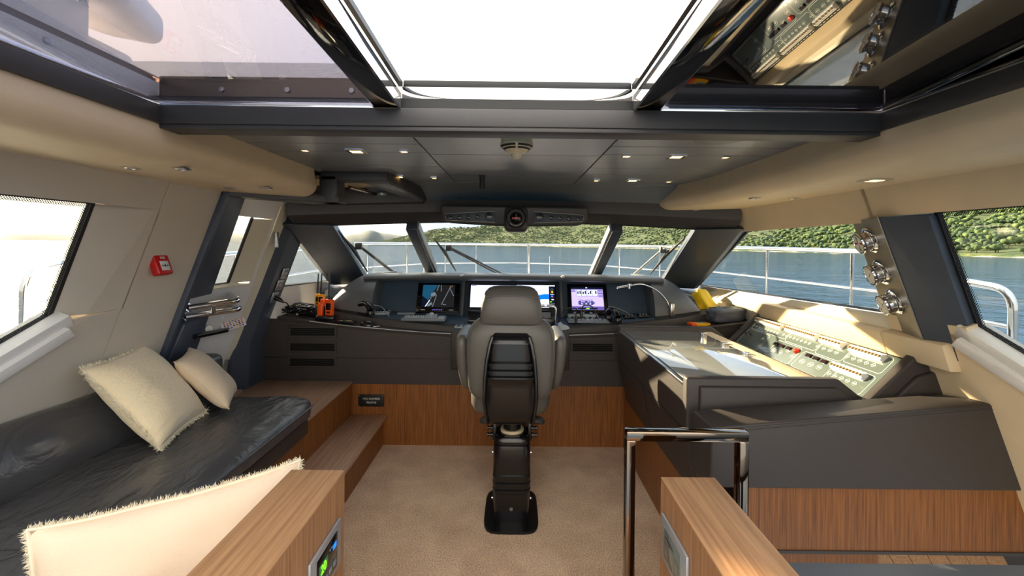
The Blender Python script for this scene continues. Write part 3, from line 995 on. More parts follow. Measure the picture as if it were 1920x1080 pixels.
# sea
M['sea'] = pmat('sea water', (20, 52, 84), 0.12)
def seamat(m):
    t = m.node_tree
    b = t.nodes['Principled BSDF']
    tc = t.nodes.new('ShaderNodeTexCoord')
    last = None
    for sc, st, ds in ((0.22, 0.32, 0.8), (1.1, 0.34, 0.25), (0.03, 0.3, 2.0)):
        n = t.nodes.new('ShaderNodeTexNoise')
        n.inputs['Scale'].default_value = sc
        n.inputs['Detail'].default_value = 4
        t.links.new(tc.outputs['Object'], n.inputs['Vector'])
        bp = t.nodes.new('ShaderNodeBump')
        bp.inputs['Strength'].default_value = st
        bp.inputs['Distance'].default_value = ds
        t.links.new(n.outputs['Fac'], bp.inputs['Height'])
        if last: t.links.new(last.outputs[0], bp.inputs['Normal'])
        last = bp
    # wave slopes keep the mirror share of a rough sea well below that of flat water
    df = t.nodes.new('ShaderNodeBsdfDiffuse')
    df.inputs[0].default_value = (*lin((34, 66, 92)), 1)
    gl = t.nodes.new('ShaderNodeBsdfGlossy')
    gl.inputs['Roughness'].default_value = 0.07
    t.links.new(last.outputs[0], df.inputs['Normal'])
    t.links.new(last.outputs[0], gl.inputs['Normal'])
    lw = t.nodes.new('ShaderNodeLayerWeight')
    lw.inputs['Blend'].default_value = 0.5
    pw_ = t.nodes.new('ShaderNodeMath')
    pw_.operation = 'POWER'
    pw_.inputs[1].default_value = 4.0
    t.links.new(lw.outputs['Facing'], pw_.inputs[0])
    ad = t.nodes.new('ShaderNodeMath')
    ad.operation = 'MULTIPLY_ADD'
    ad.inputs[1].default_value = 0.62
    ad.inputs[2].default_value = 0.02
    t.links.new(pw_.outputs[0], ad.inputs[0])
    ms = t.nodes.new('ShaderNodeMixShader')
    t.links.new(ad.outputs[0], ms.inputs[0])
    t.links.new(df.outputs[0], ms.inputs[1])
    t.links.new(gl.outputs[0], ms.inputs[2])
    t.links.new(ms.outputs[0], t.nodes['Material Output'].inputs['Surface'])
seamat(M['sea'])
SEA = -2.9
mb = MB()
mb.face([(-25000, -4000, SEA), (25000, -4000, SEA), (25000, 26000, SEA), (-25000, 26000, SEA)])
o = mb.build('sea', 'sea', smooth=0, label='calm blue sea all round the boat', cat='sea')
o['kind'] = 'stuff'

# wooded shore: a long bank that closes in on the right-hand side
def landmat():
    m = pmat('scrub and pale earth', (92, 104, 58), 0.95)
    t = m.node_tree
    b = t.nodes['Principled BSDF']
    tc = t.nodes.new('ShaderNodeTexCoord')
    n = t.nodes.new('ShaderNodeTexNoise')
    n.inputs['Scale'].default_value = 0.05
    n.inputs['Detail'].default_value = 8
    n.inputs['Roughness'].default_value = 0.75
    t.links.new(tc.outputs['Object'], n.inputs['Vector'])
    r = t.nodes.new('ShaderNodeValToRGB')
    e = r.color_ramp.elements
    e[0].position, e[0].color = 0.40, (*lin((46, 70, 38)), 1)
    e[1].position, e[1].color = 0.62, (*lin((98, 108, 64)), 1)
    x = e.new(0.70)
    x.color = (*lin((186, 170, 138)), 1)
    t.links.new(n.outputs['Fac'], r.inputs[0])
    t.links.new(r.outputs[0], b.inputs['Base Color'])
    return m
M['land'] = landmat()
M['rock'] = pmat('pale shore rock', (196, 186, 164), 0.9, var=0.3, vscale=0.4)
# shoreline stations: x, y, ridge height, inland direction
SH = [(352, 40, 60, (1, 0.0)), (338, 260, 62, (1, 0.05)), (335, 480, 66, (1, 0.1)), (335, 840, 86, (1, 0.25)), (310, 1400, 104, (0.9, 0.5)), (150, 1950, 128, (0.5, 0.9)),
      (-150, 2200, 124, (0.1, 1)), (-380, 2320, 96, (-0.05, 1)), (-560, 2420, 60, (-0.2, 1)), (-690, 2480, 22, (-0.3, 1)), (-760, 2500, 3, (-0.4, 1))]
def shore(t):
    t = max(0, min(len(SH) - 1.0001, t))
    i = int(t)
    f = t - i
    a, b = SH[i], SH[i + 1]
    p = V((a[0], a[1], 0)).lerp(V((b[0], b[1], 0)), f)
    d = V((*a[3], 0)).lerp(V((*b[3], 0)), f).normalized()
    return p, d, a[2] + (b[2] - a[2]) * f
def land(t, q):
    """q: metres inland"""
    p, d, h = shore(t)
    P_ = p + d * q
    u = min(1, q / 420)
    prof = 0.03 * min(1, q / 4) + 0.97 * (u ** 1.1) if q > 0 else 0
    z = SEA + h * prof * (1 + 0.22 * noise.noise(P_ * 0.006)) + (2.5 * noise.noise(P_ * 0.03) * min(1, q / 40))
    if u >= 1: z -= (q - 420) * 0.15
    return V((P_.x, P_.y, z))
qs = [0, 2, 5, 10, 20, 35, 55, 80, 110, 150, 200, 260, 330, 420, 600]
mb = MB()
mb.grid(lambda u, v: land(u * (len(SH) - 1), qs[round(v * (len(qs) - 1))]) - V((0, 0, 0.5 if v == 0 else 0)), 150, len(qs) - 1)
o = struct('ground', mb, 'land', smooth=60)
mb = MB()
rnd = random.Random(3)
mb.grid(lambda u, v: land(u * 6, 0) + V((-3.0 + 6 * v, 0, -0.6 + 2.2 * (1 - abs(2 * v - 1)) * (0.5 + 0.6 * noise.noise(land(u * 6, 0) * 0.07)))), 220, 4)
o = mb.build('shore_rocks', 'rock', label='pale rocky waterline below the wooded bank', cat='rocks')
o['kind'] = 'stuff'

def crown(rn, sub):
    """Rough leafy crown on a short trunk, about 1 m wide, as a bmesh."""
    t = bmesh.new()
    for k in range(5 if sub > 1 else 3):
        a = rn.random() * 6.28
        rr = 0 if k == 0 else 0.26
        c = V((math.cos(a) * rr, math.sin(a) * rr, 0.52 + rn.uniform(-0.1, 0.2)))
        r = rn.uniform(0.26, 0.36)
        tt = bmesh.new()
        bmesh.ops.create_icosphere(tt, subdivisions=sub, radius=1)
        sd = rn.random() * 50
        for v in tt.verts:
            n = noise.noise(v.co * 2.3 + V((sd, 0, 0))) + 0.6 * noise.noise(v.co * 5.0 + V((0, sd, 0)))
            v.co = c + V((v.co.x, v.co.y, v.co.z * 0.8)) * r * (1 + 0.32 * n)
        me = bpy.data.meshes.new('t')
        tt.to_mesh(me)
        tt.free()
        t.from_mesh(me)
        bpy.data.meshes.remove(me)
    return t
def leafmat(nm, a, b):
    m = pmat(nm, a, 0.85, var=0.0)
    t = m.node_tree
    bs = t.nodes['Principled BSDF']
    oi = t.nodes.new('ShaderNodeNewGeometry')
    tc = t.nodes.new('ShaderNodeTexCoord')
    n = t.nodes.new('ShaderNodeTexNoise')
    n.inputs['Scale'].default_value = 3.0
    n.inputs['Detail'].default_value = 6
    t.links.new(tc.outputs['Object'], n.inputs['Vector'])
    mxn = t.nodes.new('ShaderNodeMath')
    mxn.operation = 'MULTIPLY_ADD'
    mxn.inputs[1].default_value = 0.5
    t.links.new(oi.outputs['Random Per Island'], mxn.inputs[0])
    sb = t.nodes.new('ShaderNodeMath')
    sb.operation = 'SUBTRACT'
    sb.inputs[1].default_value = 0.25
    t.links.new(n.outputs['Fac'], sb.inputs[0])
    t.links.new(sb.outputs[0], mxn.inputs[2])
    r = t.nodes.new('ShaderNodeValToRGB')
    e = r.color_ramp.elements
    e[0].position, e[0].color = 0.15, (*lin(a), 1)
    e[1].position, e[1].color = 0.85, (*lin(b), 1)
    t.links.new(mxn.outputs[0], r.inputs[0])
    t.links.new(r.outputs[0], bs.inputs['Base Color'])
    return m
M['leaf_g'] = leafmat('pine foliage', (44, 72, 40), (106, 124, 66))
M['leaf_d'] = leafmat('dark oak foliage', (36, 60, 40), (76, 98, 58))
M['bark'] = pmat('bark', (84, 70, 56), 0.9)
rn = random.Random(11)
KIND = [('leaf_g', 'bright green pine among many on the wooded bank', 'bright green pines on the bank'), ('leaf_d', 'dark green bushy oak among many on the wooded bank', 'dark green oaks on the bank')]
PROTO = []
for k in range(4):
    t_ = crown(rn, 2)
    me = bpy.data.meshes.new('tree')
    mb = MB()
    mb._in(t_)
    mb.mi = 1
    mb.tube([(0, 0, -0.15), (0.01, 0.0, 0.25), (0, 0, 0.5)], 0.04, 6)
    mb.bm.to_mesh(me)
    mb.bm.free()
    for p in me.polygons: p.use_smooth = True
    me.materials.append(M[KIND[k % 2][0]])
    me.materials.append(M['bark'])
    PROTO.append(me)
LOW = []
for k in range(4):
    t_ = crown(rn, 1)
    me = bpy.data.meshes.new('low')
    t_.to_mesh(me)
    t_.free()
    LOW.append(me)
spots = []
for k in range(12000):
    t = rn.random() ** 1.25 * (len(SH) - 1.4)
    q = 4 + 430 * rn.random() ** 0.9
    p = land(t, q)
    if p.y < 20: continue
    if noise.noise(p * 0.012) < -0.28 and rn.random() < 0.75: continue      # clearings
    spots.append((p, q))
def seen(p):
    x = CX + FOC * p.x / p.y
    return (1735 < x < 1925) or (1395 < x < 1605) or (1170 < x < 1300)
spots.sort(key=lambda a: (0 if seen(a[0]) else 1, a[0].length))
for i, (p, q) in enumerate(spots[:290]):
    k = rn.randrange(4)
    o = bpy.data.objects.new('tree', PROTO[k])
    COL.objects.link(o)
    sz = rn.uniform(4.5, 8.5)
    o.location = p
    o.rotation_euler = (0, 0, rn.random() * 6.28)
    o.scale = (sz, sz, sz * rn.uniform(0.85, 1.15))
    tag(o, KIND[k % 2][1], 'tree', KIND[k % 2][2])
for kk, nm, lab in ((0, 'pine_forest', 'distant pine forest covering the green hills across the water'), (1, 'oak_forest', 'darker distant oak scrub between the pines on the hills')):
    bm = bmesh.new()
    for i, (p, q) in enumerate(spots[290:]):
        if i % 2 != kk: continue
        me = LOW[rn.randrange(4)]
        n0 = len(bm.verts)
        bm.from_mesh(me)
        bm.verts.ensure_lookup_table()
        sz = rn.uniform(5.5, 10.0)
        for v in bm.verts[n0:]: v.co = p + V((v.co.x * sz * 1.15, v.co.y * sz * 1.15, v.co.z * sz - 1.0))
    mb = MB()
    mb.bm.free()
    mb.bm = bm
    o = mb.build(nm, KIND[kk][0], smooth=180, label=lab, cat='forest')
    o['kind'] = 'stuff'

# far hills on the left
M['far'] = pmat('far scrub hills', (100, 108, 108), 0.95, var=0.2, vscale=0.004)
def ridge(nm, az0, az1, dist, hs, depth, label):
    n = len(hs)
    def f(u, v):
        az = az0 + (az1 - az0) * u
        i = min(int(u * (n - 1)), n - 2)
        k = u * (n - 1) - i
        k = k * k * (3 - 2 * k)
        h = hs[i] * (1 - k) + hs[i + 1] * k
        d = dist + depth * (v - 0.5)
        pr = max(0, 1 - (2 * v - 1) ** 2)
        x = (az - CX) / FOC * d
        return (x, d, SEA - 3 + (h * pr) * (1 + 0.12 * noise.noise(V((x * 0.0021, d * 0.003, 2)))))
    mb = MB()
    mb.grid(f, 90, 10)
    mb.build(nm, 'far', smooth=80, label=label, cat='hill')
ridge('far_hill', -330, 260, 5200, [30, 90, 150, 128, 70, 118, 120, 60, 2], 1500, 'low grey hills on the horizon behind the large window by the sofa')
ridge('far_hill', 300, 700, 6200, [2, 60, 130, 120, 90, 60, 2], 1500, 'pale hill on the horizon behind the side door window')
ridge('far_hill', 585, 800, 4200, [6, 50, 70, 95, 130, 100, 90, 80, 60], 1000, 'pale blue hill on the horizon behind the left windscreen pane')

# evening haze hanging over the far water
m = bpy.data.materials.new('evening haze')
m.use_nodes = True
t = m.node_tree
t.nodes.clear()
o_ = t.nodes.new('ShaderNodeOutputMaterial')
vs = t.nodes.new('ShaderNodeVolumeScatter')
vs.inputs['Color'].default_value = (0.80, 0.90, 1.0, 1)
vs.inputs['Density'].default_value = 0.000014
vs.inputs['Anisotropy'].default_value = 0.0
t.links.new(vs.outputs[0], o_.inputs['Volume'])
M['haze'] = m
mb = MB()
mb.bb((-11000, 2650, SEA + 0.5), (4000, 9500, 420))
o = mb.build('sea_haze', 'haze', smooth=0, label='pale evening haze over the distant water and hills', cat='haze')
o['kind'] = 'stuff'
# ================================================================== helm console
def zl(x): return 0.885 + 0.037 * x * x          # lower shelf edge, sweeping up to both sides
def zu(x): return 0.932 + 0.043 * x * x          # upper tier edge
def yb(x): return 3.665 + 0.055 * x * x          # riser between them
def zd(x): return 0.968 + 0.030 * x * x          # foot of the display panel
DP0, DN = V((0, 4.0, 0.975)), V((0, -1, 0.53)).normalized()
DUP = V((0, 0.53, 1)).normalized()
def dY(z): return 4.0 + (z - 0.975) * 0.53
con = thing('helm_console', 'wide charcoal helm console under the windscreen, behind the helm chair', 'console', (0, 3.8, 0))
NX = 48
X0, X1 = -1.985, 1.90
xs_ = [X0 + (X1 - X0) * i / NX for i in range(NX + 1)]
MB().loft([[(x, 3.62, 0.484), (x, 3.62, zl(x) - 0.028), (x, 3.615, zl(x) - 0.026), (x, 3.612, zl(x) - 0.008), (x, 3.618, zl(x)), (x, yb(x) + 0.01, zl(x)), (x, yb(x) + 0.01, 0.484)] for x in xs_]).build('front_panel', 'console', con)
mb = MB()
mb.bb((-1.9, 3.645, 0.0), (-1.26, 3.70, 0.484))
mb.bb((-1.27, 3.625, 0.0), (0.95, 3.70, 0.484))
mb.build('plinth', 'teak', con)
mb = MB()        # shadow joint across the front
mb.bb((-1.975, 3.6175, 0.688), (-0.5, 3.63, 0.692))
mb.bb((0.44, 3.6175, 0.688), (0.86, 3.63, 0.692))
mb.build('joint', 'rubber', con)
for x0, x1 in ((-1.62, -0.49), (0.445, 0.80)):
    MB().tube([(x0 + (x1 - x0) * i / 12, 3.613, zl(x0 + (x1 - x0) * i / 12) - 0.003) for i in range(13)], 0.0042, 8).build('edge_glint', 'steel', con)  # bright strip added for the shelf edge catching the light
MB().loft([[(x, yb(x), zl(x) - 0.05), (x, yb(x) - 0.006, zu(x) - 0.012), (x, yb(x), zu(x)), (x, yb(x) + 0.03, zu(x) + 0.004), (x, 4.02, zd(x) + 0.002), (x, 4.02, zl(x) - 0.05)] for x in xs_]).build('upper_tier', 'console', con)
MB().grid(lambda u, v: (-1.2 + 2.4 * u, yb(-1.2 + 2.4 * u) + 0.05 + (3.995 - yb(-1.2 + 2.4 * u) - 0.05) * v, (lambda x: zu(x) + 0.009 + (zd(x) - zu(x)) * v)(-1.2 + 2.4 * u)), 30, 3, 0.003).build('desk_inlay', 'console_blue', con)
# display panel with its soft corners, set back under the brow
MB().grid(lambda u, v: (lambda x, z: (x, dY(z) + 0.026, z))(-1.26 + 2.52 * u, zd(-1.26 + 2.52 * u) - 0.03 + (1.31 - zd(-1.26 + 2.52 * u) + 0.03) * v), 30, 6, 0.02).build('display_panel', 'console_blue', con)
mb = MB()
mb.prism([(-0.445, dY(0.965) - 0.002, 0.965), (0.415, dY(0.965) - 0.002, 0.965), (0.415, dY(1.29) - 0.002, 1.29), (-0.445, dY(1.29) - 0.002, 1.29)], (0, 0.012, 0))
M['recess'] = pmat('navy recess', (38, 46, 58), 0.5)
mb.build('chart_recess', 'recess', con)
for x in (-0.452, 0.424):
    MB().prism([(x - 0.012, dY(0.95) - 0.035, 0.95), (x + 0.012, dY(0.95) - 0.035, 0.95), (x + 0.012, dY(1.31) - 0.035, 1.31), (x - 0.012, dY(1.31) - 0.035, 1.31)], (0, 0.06, 0), 0.004).build('divider', 'cowl', con)
# brow: rounded front lip and a long flat top back to the glass
def brow(x):
    k = 1.0
    dz = -0.012 * (x / 1.2) ** 2
    P_ = [(4.16, 1.292), (3.97, 1.290), (3.945, 1.297), (3.93, 1.312), (3.935, 1.328), (3.955, 1.340), (4.1, 1.350), (4.5, 1.325), (4.95, 1.215), (4.95, 1.18), (4.3, 1.26)]
    return [(x, y, z + dz) for y, z in P_]
MB().loft([brow(-1.3 + 2.6 * i / 30) for i in range(31)]).build('brow', 'cowl', con, smooth=60)
for x in (-0.452, 0.424):
    MB().box((x + 0.0, 3.945, 1.333), (0.03, 0.05, 0.016), Matrix.Rotation(-0.25, 3, 'Y'), 0.004).build('brow_clip', 'white_p', con)
# bulbous ends of the cowl
for s in (-1, 1):
    rings = []
    N = 16
    for i in range(N + 1):
        u = i / N
        x = 1.185 + 0.40 * u
        zt = zu(x) + 0.022
        rise = (1.338 - zt) * (1 - max(0, (u - 0.05) / 0.95) ** 2.4) ** 0.62 if u < 1 else 0.0
        rise = max(rise, 0.012)
        yf = 3.80 + 0.045 * u * u
        ring = [(s * x, 4.6, zt - 0.08), (s * x, yf + 0.01, zt - 0.004), (s * x, yf, zt + 0.004)]
        for k in range(1, 13):
            a = k / 12 * PI / 2
            ring.append((s * x, yf + 0.36 * (1 - math.cos(a)) ** 1.0, zt + rise * math.sin(a) ** 0.9))
        ring.append((s * x, 4.6, zt + rise * 0.96))
        ring.append((s * x, 4.85, zt + rise * 0.5))
        rings.append(ring)
    MB().loft(rings).build('cowl_end', 'cowl', con, smooth=50)
    # groove block between the cowl end and the tier, and its inner shoulder
    mb = MB()
    mb.hexa([(s * 1.19, 3.79, zu(1.19) + 0.003), (s * 1.57, 3.84, zu(1.57) + 0.003), (s * 1.57, 4.3, zu(1.57) + 0.003), (s * 1.19, 4.05, zu(1.19) + 0.003)],
            [(s * 1.19, 3.79, zu(1.19) + 0.024), (s * 1.57, 3.84, zu(1.57) + 0.022), (s * 1.57, 4.3, zu(1.57) + 0.022), (s * 1.19, 4.05, zu(1.19) + 0.024)])
    mb.build('shadow_gap', 'rubber', con)
    mb = MB()
    mb.hexa([(s * 1.50, 4.30, 1.0), (s * 1.90, 4.30, 1.0), (s * 1.95, 4.92, 1.0), (s * 1.50, 4.92, 1.0)], [(s * 1.50, 4.30, 1.10), (s * 1.86, 4.30, 1.10), (s * 1.86, 4.92, 1.215), (s * 1.50, 4.92, 1.215)])
    mb.build('side_fillet', 'cowl', con)
# middle pod in front of the chair
MB().bb((-0.475, 3.47, 0.645), (0.43, 3.90, 0.945), 0.012).build('centre_pod', 'console', con)
mb = MB()
mb.bb((-0.455, 3.50, 0.945), (0.41, 3.86, 0.952), 0.003)
mb.build('pod_top', 'console_blue', con)
def vent(x0, x1, z0, z1, y=3.62):
    v = MB()
    v.bb((x0 - 0.018, y - 0.006, z0 - 0.018), (x1 + 0.018, y + 0.002, z0), 0.002, 1)
    v.bb((x0 - 0.018, y - 0.006, z1), (x1 + 0.018, y + 0.002, z1 + 0.018), 0.002, 1)
    v.bb((x0 - 0.018, y - 0.006, z0), (x0, y + 0.002, z1), 0.002, 1)
    v.bb((x1, y - 0.006, z0), (x1 + 0.018, y + 0.002, z1), 0.002, 1)
    o = v.build('air_vent', 'console', con)
    v = MB()
    v.bb((x0, y - 0.001, z0), (x1, y + 0.002, z1))
    v.build('vent_hole', 'matte_black', o)
    v = MB()
    n = 4
    for i in range(n):
        z = z0 + (z1 - z0) * (i + 0.5) / n
        v.box(((x0 + x1) / 2, y - 0.004, z), (x1 - x0, 0.010, 0.0035), Matrix.Rotation(0.5, 3, 'X'))
    v.build('slat', 'matte_black', o)
vent(-1.77, -1.42, 0.865, 0.925)
vent(-1.77, -1.42, 0.745, 0.802)
vent(-1.77, -1.42, 0.625, 0.682)
vent(0.475, 0.79, 0.765, 0.825)

# ---- screens
def disp_rect(px0, py0, px1, py1, lift=0.0):
    p = [atP(x, y, DP0 + DN * lift, DN) for x, y in ((px0, py0), (px1, py0), (px1, py1), (px0, py1))]
    c = sum(p, V()) / 4
    wd = ((p[1] - p[0]).length + (p[2] - p[3]).length) / 2
    ht = ((p[3] - p[0]).length + (p[2] - p[1]).length) / 2
    return c, wd, ht
DR = rotm(x=(1, 0, 0), y=DUP)
def screen_thing(label, rect, tilt=0.0, group=None):
    c, wd, ht = disp_rect(*rect)
    t = thing('display_screen', label, 'screen', c, DR)
    return t, wd, ht
class Pic:
    """Flat picture on a screen: shapes in fractions of the screen, origin at its lower left."""
    def __init__(s, w, h, z, cx=0, cy=0):
        s.w, s.h, s.z, s.cx, s.cy = w, h, z, cx, cy
        s.mats, s.mb, s.k = [], MB(), 0
    def p(s, u, v): return V(((u - .5) * s.w + s.cx, (v - .5) * s.h + s.cy, s.z + s.k * 0.00025))
    def mi(s, m):
        if m not in s.mats: s.mats.append(m)
        s.mb.mi = s.mats.index(m)
        s.k += 1
    def rect(s, m, u0, v0, u1, v1): return s.poly(m, [(u0, v0), (u1, v0), (u1, v1), (u0, v1)])
    def poly(s, m, pts):
        s.mi(m)
        s.mb.face([s.p(*q) for q in pts])
        return s
    def line(s, m, pts, wd):
        s.mi(m)
        for a, b in zip(pts, pts[1:]):
            a, b = s.p(*a), s.p(*b)
            d = (b - a).normalized()
            q = V((-d.y, d.x, 0)) * wd / 2
            s.mb.face([a - q, b - q, b + q, a + q])
        return s
    def disc(s, m, u, v, r, n=20, a0=0, a1=2 * PI):
        s.mi(m)
        c = s.p(u, v)
        s.mb.face([c + V((math.cos(a0 + (a1 - a0) * i / n) * r, math.sin(a0 + (a1 - a0) * i / n) * r, 0)) for i in range(n if a1 - a0 > 6.2 else n + 1)])
        return s
    def build(s, nm, par, label=None): return s.mb.build(nm, s.mats, par, local=True, smooth=0, label=label)
def frame_mb(wd, ht, b, dep, z0=0.0, bev=0.003):
    mb = MB()
    mb.box((0, 0, z0 + dep / 2), (wd, ht, dep), None, bev)
    return mb
# left: camera picture of the foredeck
t, wd, ht = screen_thing('black display left of the chair showing a dark camera picture of the foredeck', (783, 533, 862, 587))
frame_mb(wd, ht, 0, 0.03).build('bezel', 'gloss_black', t, local=True)
P_ = Pic(wd * 0.76, ht * 0.76, 0.0305, 0, ht * 0.045)
P_.rect('scr_deck', 0, 0, 1, 1)
P_.poly('scr_sea', [(0, 0), (0.12, 0), (0.30, 0.62), (0.47, 1), (0, 1)])
P_.poly('scr_dark', [(0.0, 0), (0.12, 0), (0.2, 0.3), (0.0, 0.5)])
P_.poly('scr_grey', [(0.15, 0.05), (0.30, 0.22), (0.34, 0.12), (0.22, 0.02)])
P_.poly('scr_grey', [(0.27, 0.55), (0.36, 0.68), (0.44, 0.55), (0.33, 0.45)])
for l in ([(0.12, 0), (0.28, 0.4), (0.28, 0.6), (0.38, 0.66)], [(0.35, 0), (0.44, 0.5), (0.38, 0.66)], [(0.44, 0.72), (0.5, 1)], [(0.58, 0.7), (0.57, 1)], [(0.62, 0.1), (0.84, 0.85), (0.98, 0.5)], [(0.84, 0.85), (0.92, 0.98)]):
    P_.line('scr_grey', l, 0.006)
P_.line('scr_white', [(0.13, 0.02), (0.25, 0.3)], 0.007).disc('yellow_p', 0.85, 0.93, 0.006).disc('red', 0.90, 0.92, 0.005)
P_.rect('scr_grey', 0.66, 0.09, 0.76, 0.12)
P_.build('picture', t)
P_ = Pic(wd, ht, 0.0303)
for u in (0.39, 0.43, 0.47, 0.51, 0.55, 0.59): P_.rect('scr_violet', u, 0.055, u + 0.025, 0.09)
P_.rect('ink', 0.12, 0.055, 0.22, 0.08).rect('ink', 0.78, 0.055, 0.88, 0.08)
P_.build('button_row', t)
# middle: two chart screens
for lab, rc, k in (('lit chart display partly hidden by the headrest, on its left', (880, 534, 959, 579), 0), ('lit chart display right of the headrest with a blue channel and side gauges', (966, 534, 1043, 580), 1)):
    t, wd, ht = screen_thing(lab, rc)
    frame_mb(wd, ht, 0, 0.014).build('bezel', 'gloss_black', t, local=True)
    P_ = Pic(wd * 0.94, ht * 0.92, 0.0145)
    P_.rect('scr_white', 0, 0, 1, 1)
    P_.rect('scr_violet', 0.01, 0.955, 0.14, 0.985)
    if k:
        P_.poly('scr_cyan', [(0.0, 0.30), (0.33, 0.38), (0.33, 0.62), (0.0, 0.7)])
        P_.disc('scr_cyan', 0.42, 0.55, wd * 0.13)
        P_.poly('scr_blue', [(0.30, 0.28), (0.42, 0.30), (0.58, 0.34), (0.66, 0.37), (0.84, 0.37), (0.84, 0.60), (0.72, 0.60), (0.55, 0.54), (0.38, 0.48), (0.30, 0.50)])
        P_.rect('scr_dark', 0.84, 0, 1, 0.95)
        P_.disc('scr_grey', 0.92, 0.80, 0.012).disc('scr_dark', 0.92, 0.80, 0.008).disc('scr_red', 0.92, 0.68, 0.012).disc('scr_green', 0.925, 0.69, 0.008).disc('scr_dark', 0.92, 0.68, 0.005)
        P_.disc('scr_blue', 0.92, 0.50, 0.011).disc('scr_red', 0.92, 0.47, 0.005).rect('scr_white', 0.87, 0.58, 0.97, 0.60).rect('scr_white', 0.90, 0.33, 0.96, 0.38).rect('scr_green', 0.86, 0.24, 0.91, 0.27)
        for v in (0.05, 0.09, 0.13, 0.18): P_.rect('scr_grey', 0.86, v, 0.98, v + 0.018)
        P_.rect('scr_dark', 0.70, 0.02, 0.83, 0.05)
    P_.build('picture', t)
# right: systems page
t, wd, ht = screen_thing('black framed display on the right of the console showing a lilac ship systems page', (1064, 535, 1138, 591))
frame_mb(wd, ht, 0, 0.03).build('bezel', 'gloss_black', t, local=True)
P_ = Pic(wd * 0.80, ht * 0.76, 0.0305, -0.002, 0.004)
P_.rect('scr_lilac', 0, 0, 1, 1).rect('scr_dark', 0, 0.9, 1, 1).rect('scr_violet', 0, 0.89, 1, 0.91).rect('scr_violet', 0, 0, 1, 0.15).rect('scr_dark', 0.18, 0.03, 0.80, 0.09).rect('scr_green', 0.44, 0.04, 0.54, 0.08)
P_.rect('scr_white', 0.46, 0.945, 0.51, 0.985)
P_.rect('scr_violet', 0.155, 0.585, 0.825, 0.875)
for i in range(4):
    u = 0.165 + i * 0.165
    P_.rect('scr_white', u, 0.60, u + 0.15, 0.86)
    P_.rect(('scr_sea', 'scr_dark', 'scr_dark', 'scr_lilac')[i], u + 0.025, 0.68, u + 0.065, (0.80, 0.79, 0.74, 0.70)[i]).rect('scr_dark', u + 0.095, 0.69, u + 0.135, 0.82).rect('scr_violet', u + 0.03, 0.63, u + 0.12, 0.645)
for i in range(5): P_.rect('scr_violet', 0.84, 0.83 - i * 0.072, 0.99, 0.87 - i * 0.072)
for i in range(2): P_.rect('scr_violet', 0.0, 0.83 - i * 0.06, 0.13, 0.865 - i * 0.06)
P_.poly('scr_violet', [(0.20, 0.22), (0.26, 0.19), (0.62, 0.19), (0.70, 0.24), (0.72, 0.29), (0.70, 0.34), (0.62, 0.39), (0.26, 0.39), (0.20, 0.36)])
for i in range(7): P_.rect('scr_dark' if i % 2 == 0 else 'scr_white', 0.23 + i * 0.065, 0.22, 0.265 + i * 0.065, 0.27).rect('scr_dark' if i % 3 == 0 else 'scr_white', 0.235 + i * 0.065, 0.31, 0.26 + i * 0.065, 0.36)
P_.rect('scr_violet', 0.20, 0.43, 0.34, 0.44).rect('scr_violet', 0.44, 0.43, 0.53, 0.44).rect('scr_violet', 0.57, 0.43, 0.66, 0.44)
P_.build('picture', t)

# ---- things standing on the console
def desk_pt(px, py, dz=0.0):
    """Point on the upper desk (solved by marching along the sight line)."""
    for k in range(600):
        y = 3.55 + k * 0.001
        p = atY(px, py, y)
        if y >= yb(p.x):
            f = min(1, (y - yb(p.x)) / max(0.05, 4.0 - yb(p.x)))
            z = zu(p.x) + 0.009 + (zd(p.x) - zu(p.x)) * f
            if p.z <= z or f >= 1: return V((p.x, min(p.y, 3.97), z + dz))
    return p
def shelf_pt(x, y): return V((x, y, zl(x)))
# keyboard in a sloping tray, left of the pod
def desk_box(name, label, cat, c, size, mat='lgrey_p', yaw=0.0, tilt=0.06):
    R = Matrix.Rotation(yaw, 3, 'Z') @ Matrix.Rotation(tilt, 3, 'X')
    t = thing(name, label, cat, c, R)
    MB().box((0, 0, size[2] / 2), size, None, min(size) * 0.25).build('body', mat, t, local=True)
    return t
kx, ky = -0.80, 3.80
def deskz(x, y):
    f = max(0, min(1, (y - yb(x)) / (4.0 - yb(x))))
    return zu(x) + 0.009 + (zd(x) - zu(x)) * f
def DK(x, y): return V((x, y, deskz(x, y)))
kb = desk_box('keyboard', 'pale grey keyboard on the desk left of the chair', 'keyboard', DK(-0.74, 3.78), (0.36, 0.13, 0.022), 'grey_p')
for r in range(4):
    mb = MB()
    for c in range(13): mb.box((-0.155 + c * 0.0205 + r * 0.003, 0.042 - r * 0.024, 0.0245), (0.016, 0.018, 0.006), None, 0.002, 1)
    mb.build('key_row', 'lgrey_p', kb, local=True)
MB().box((0.145, 0.0, 0.0245), (0.055, 0.10, 0.005), None, 0.002).build('touch_pad', 'lgrey_p', kb, local=True)
tb = desk_box('trackball', 'flat pale trackball unit behind the left keyboard', 'trackball', DK(-0.70, 3.90), (0.10, 0.07, 0.02), 'lgrey_p')
MB().lathe([(0, 0.02), (0.02, 0.02), (0.02, 0.026), (0.012, 0.034), (0, 0.036)], n=20).build('ball', 'white_p', tb, local=True)
desk_box('remote_keypad', 'flat grey keypad lying under the camera display', 'keypad', DK(-0.92, 3.92), (0.15, 0.06, 0.018), 'grey_p')
rs = desk_box('radio_set', 'pale grey radio control box by the left handset', 'radio', DK(-1.12, 3.86), (0.15, 0.12, 0.025), 'grey_p', 0.15)
mb = MB()
for i in range(5): mb.box((-0.05 + i * 0.025, -0.035, 0.0275), (0.015, 0.012, 0.006), None, 0.002, 1)
mb.build('button_row', 'lgrey_p', rs, local=True)
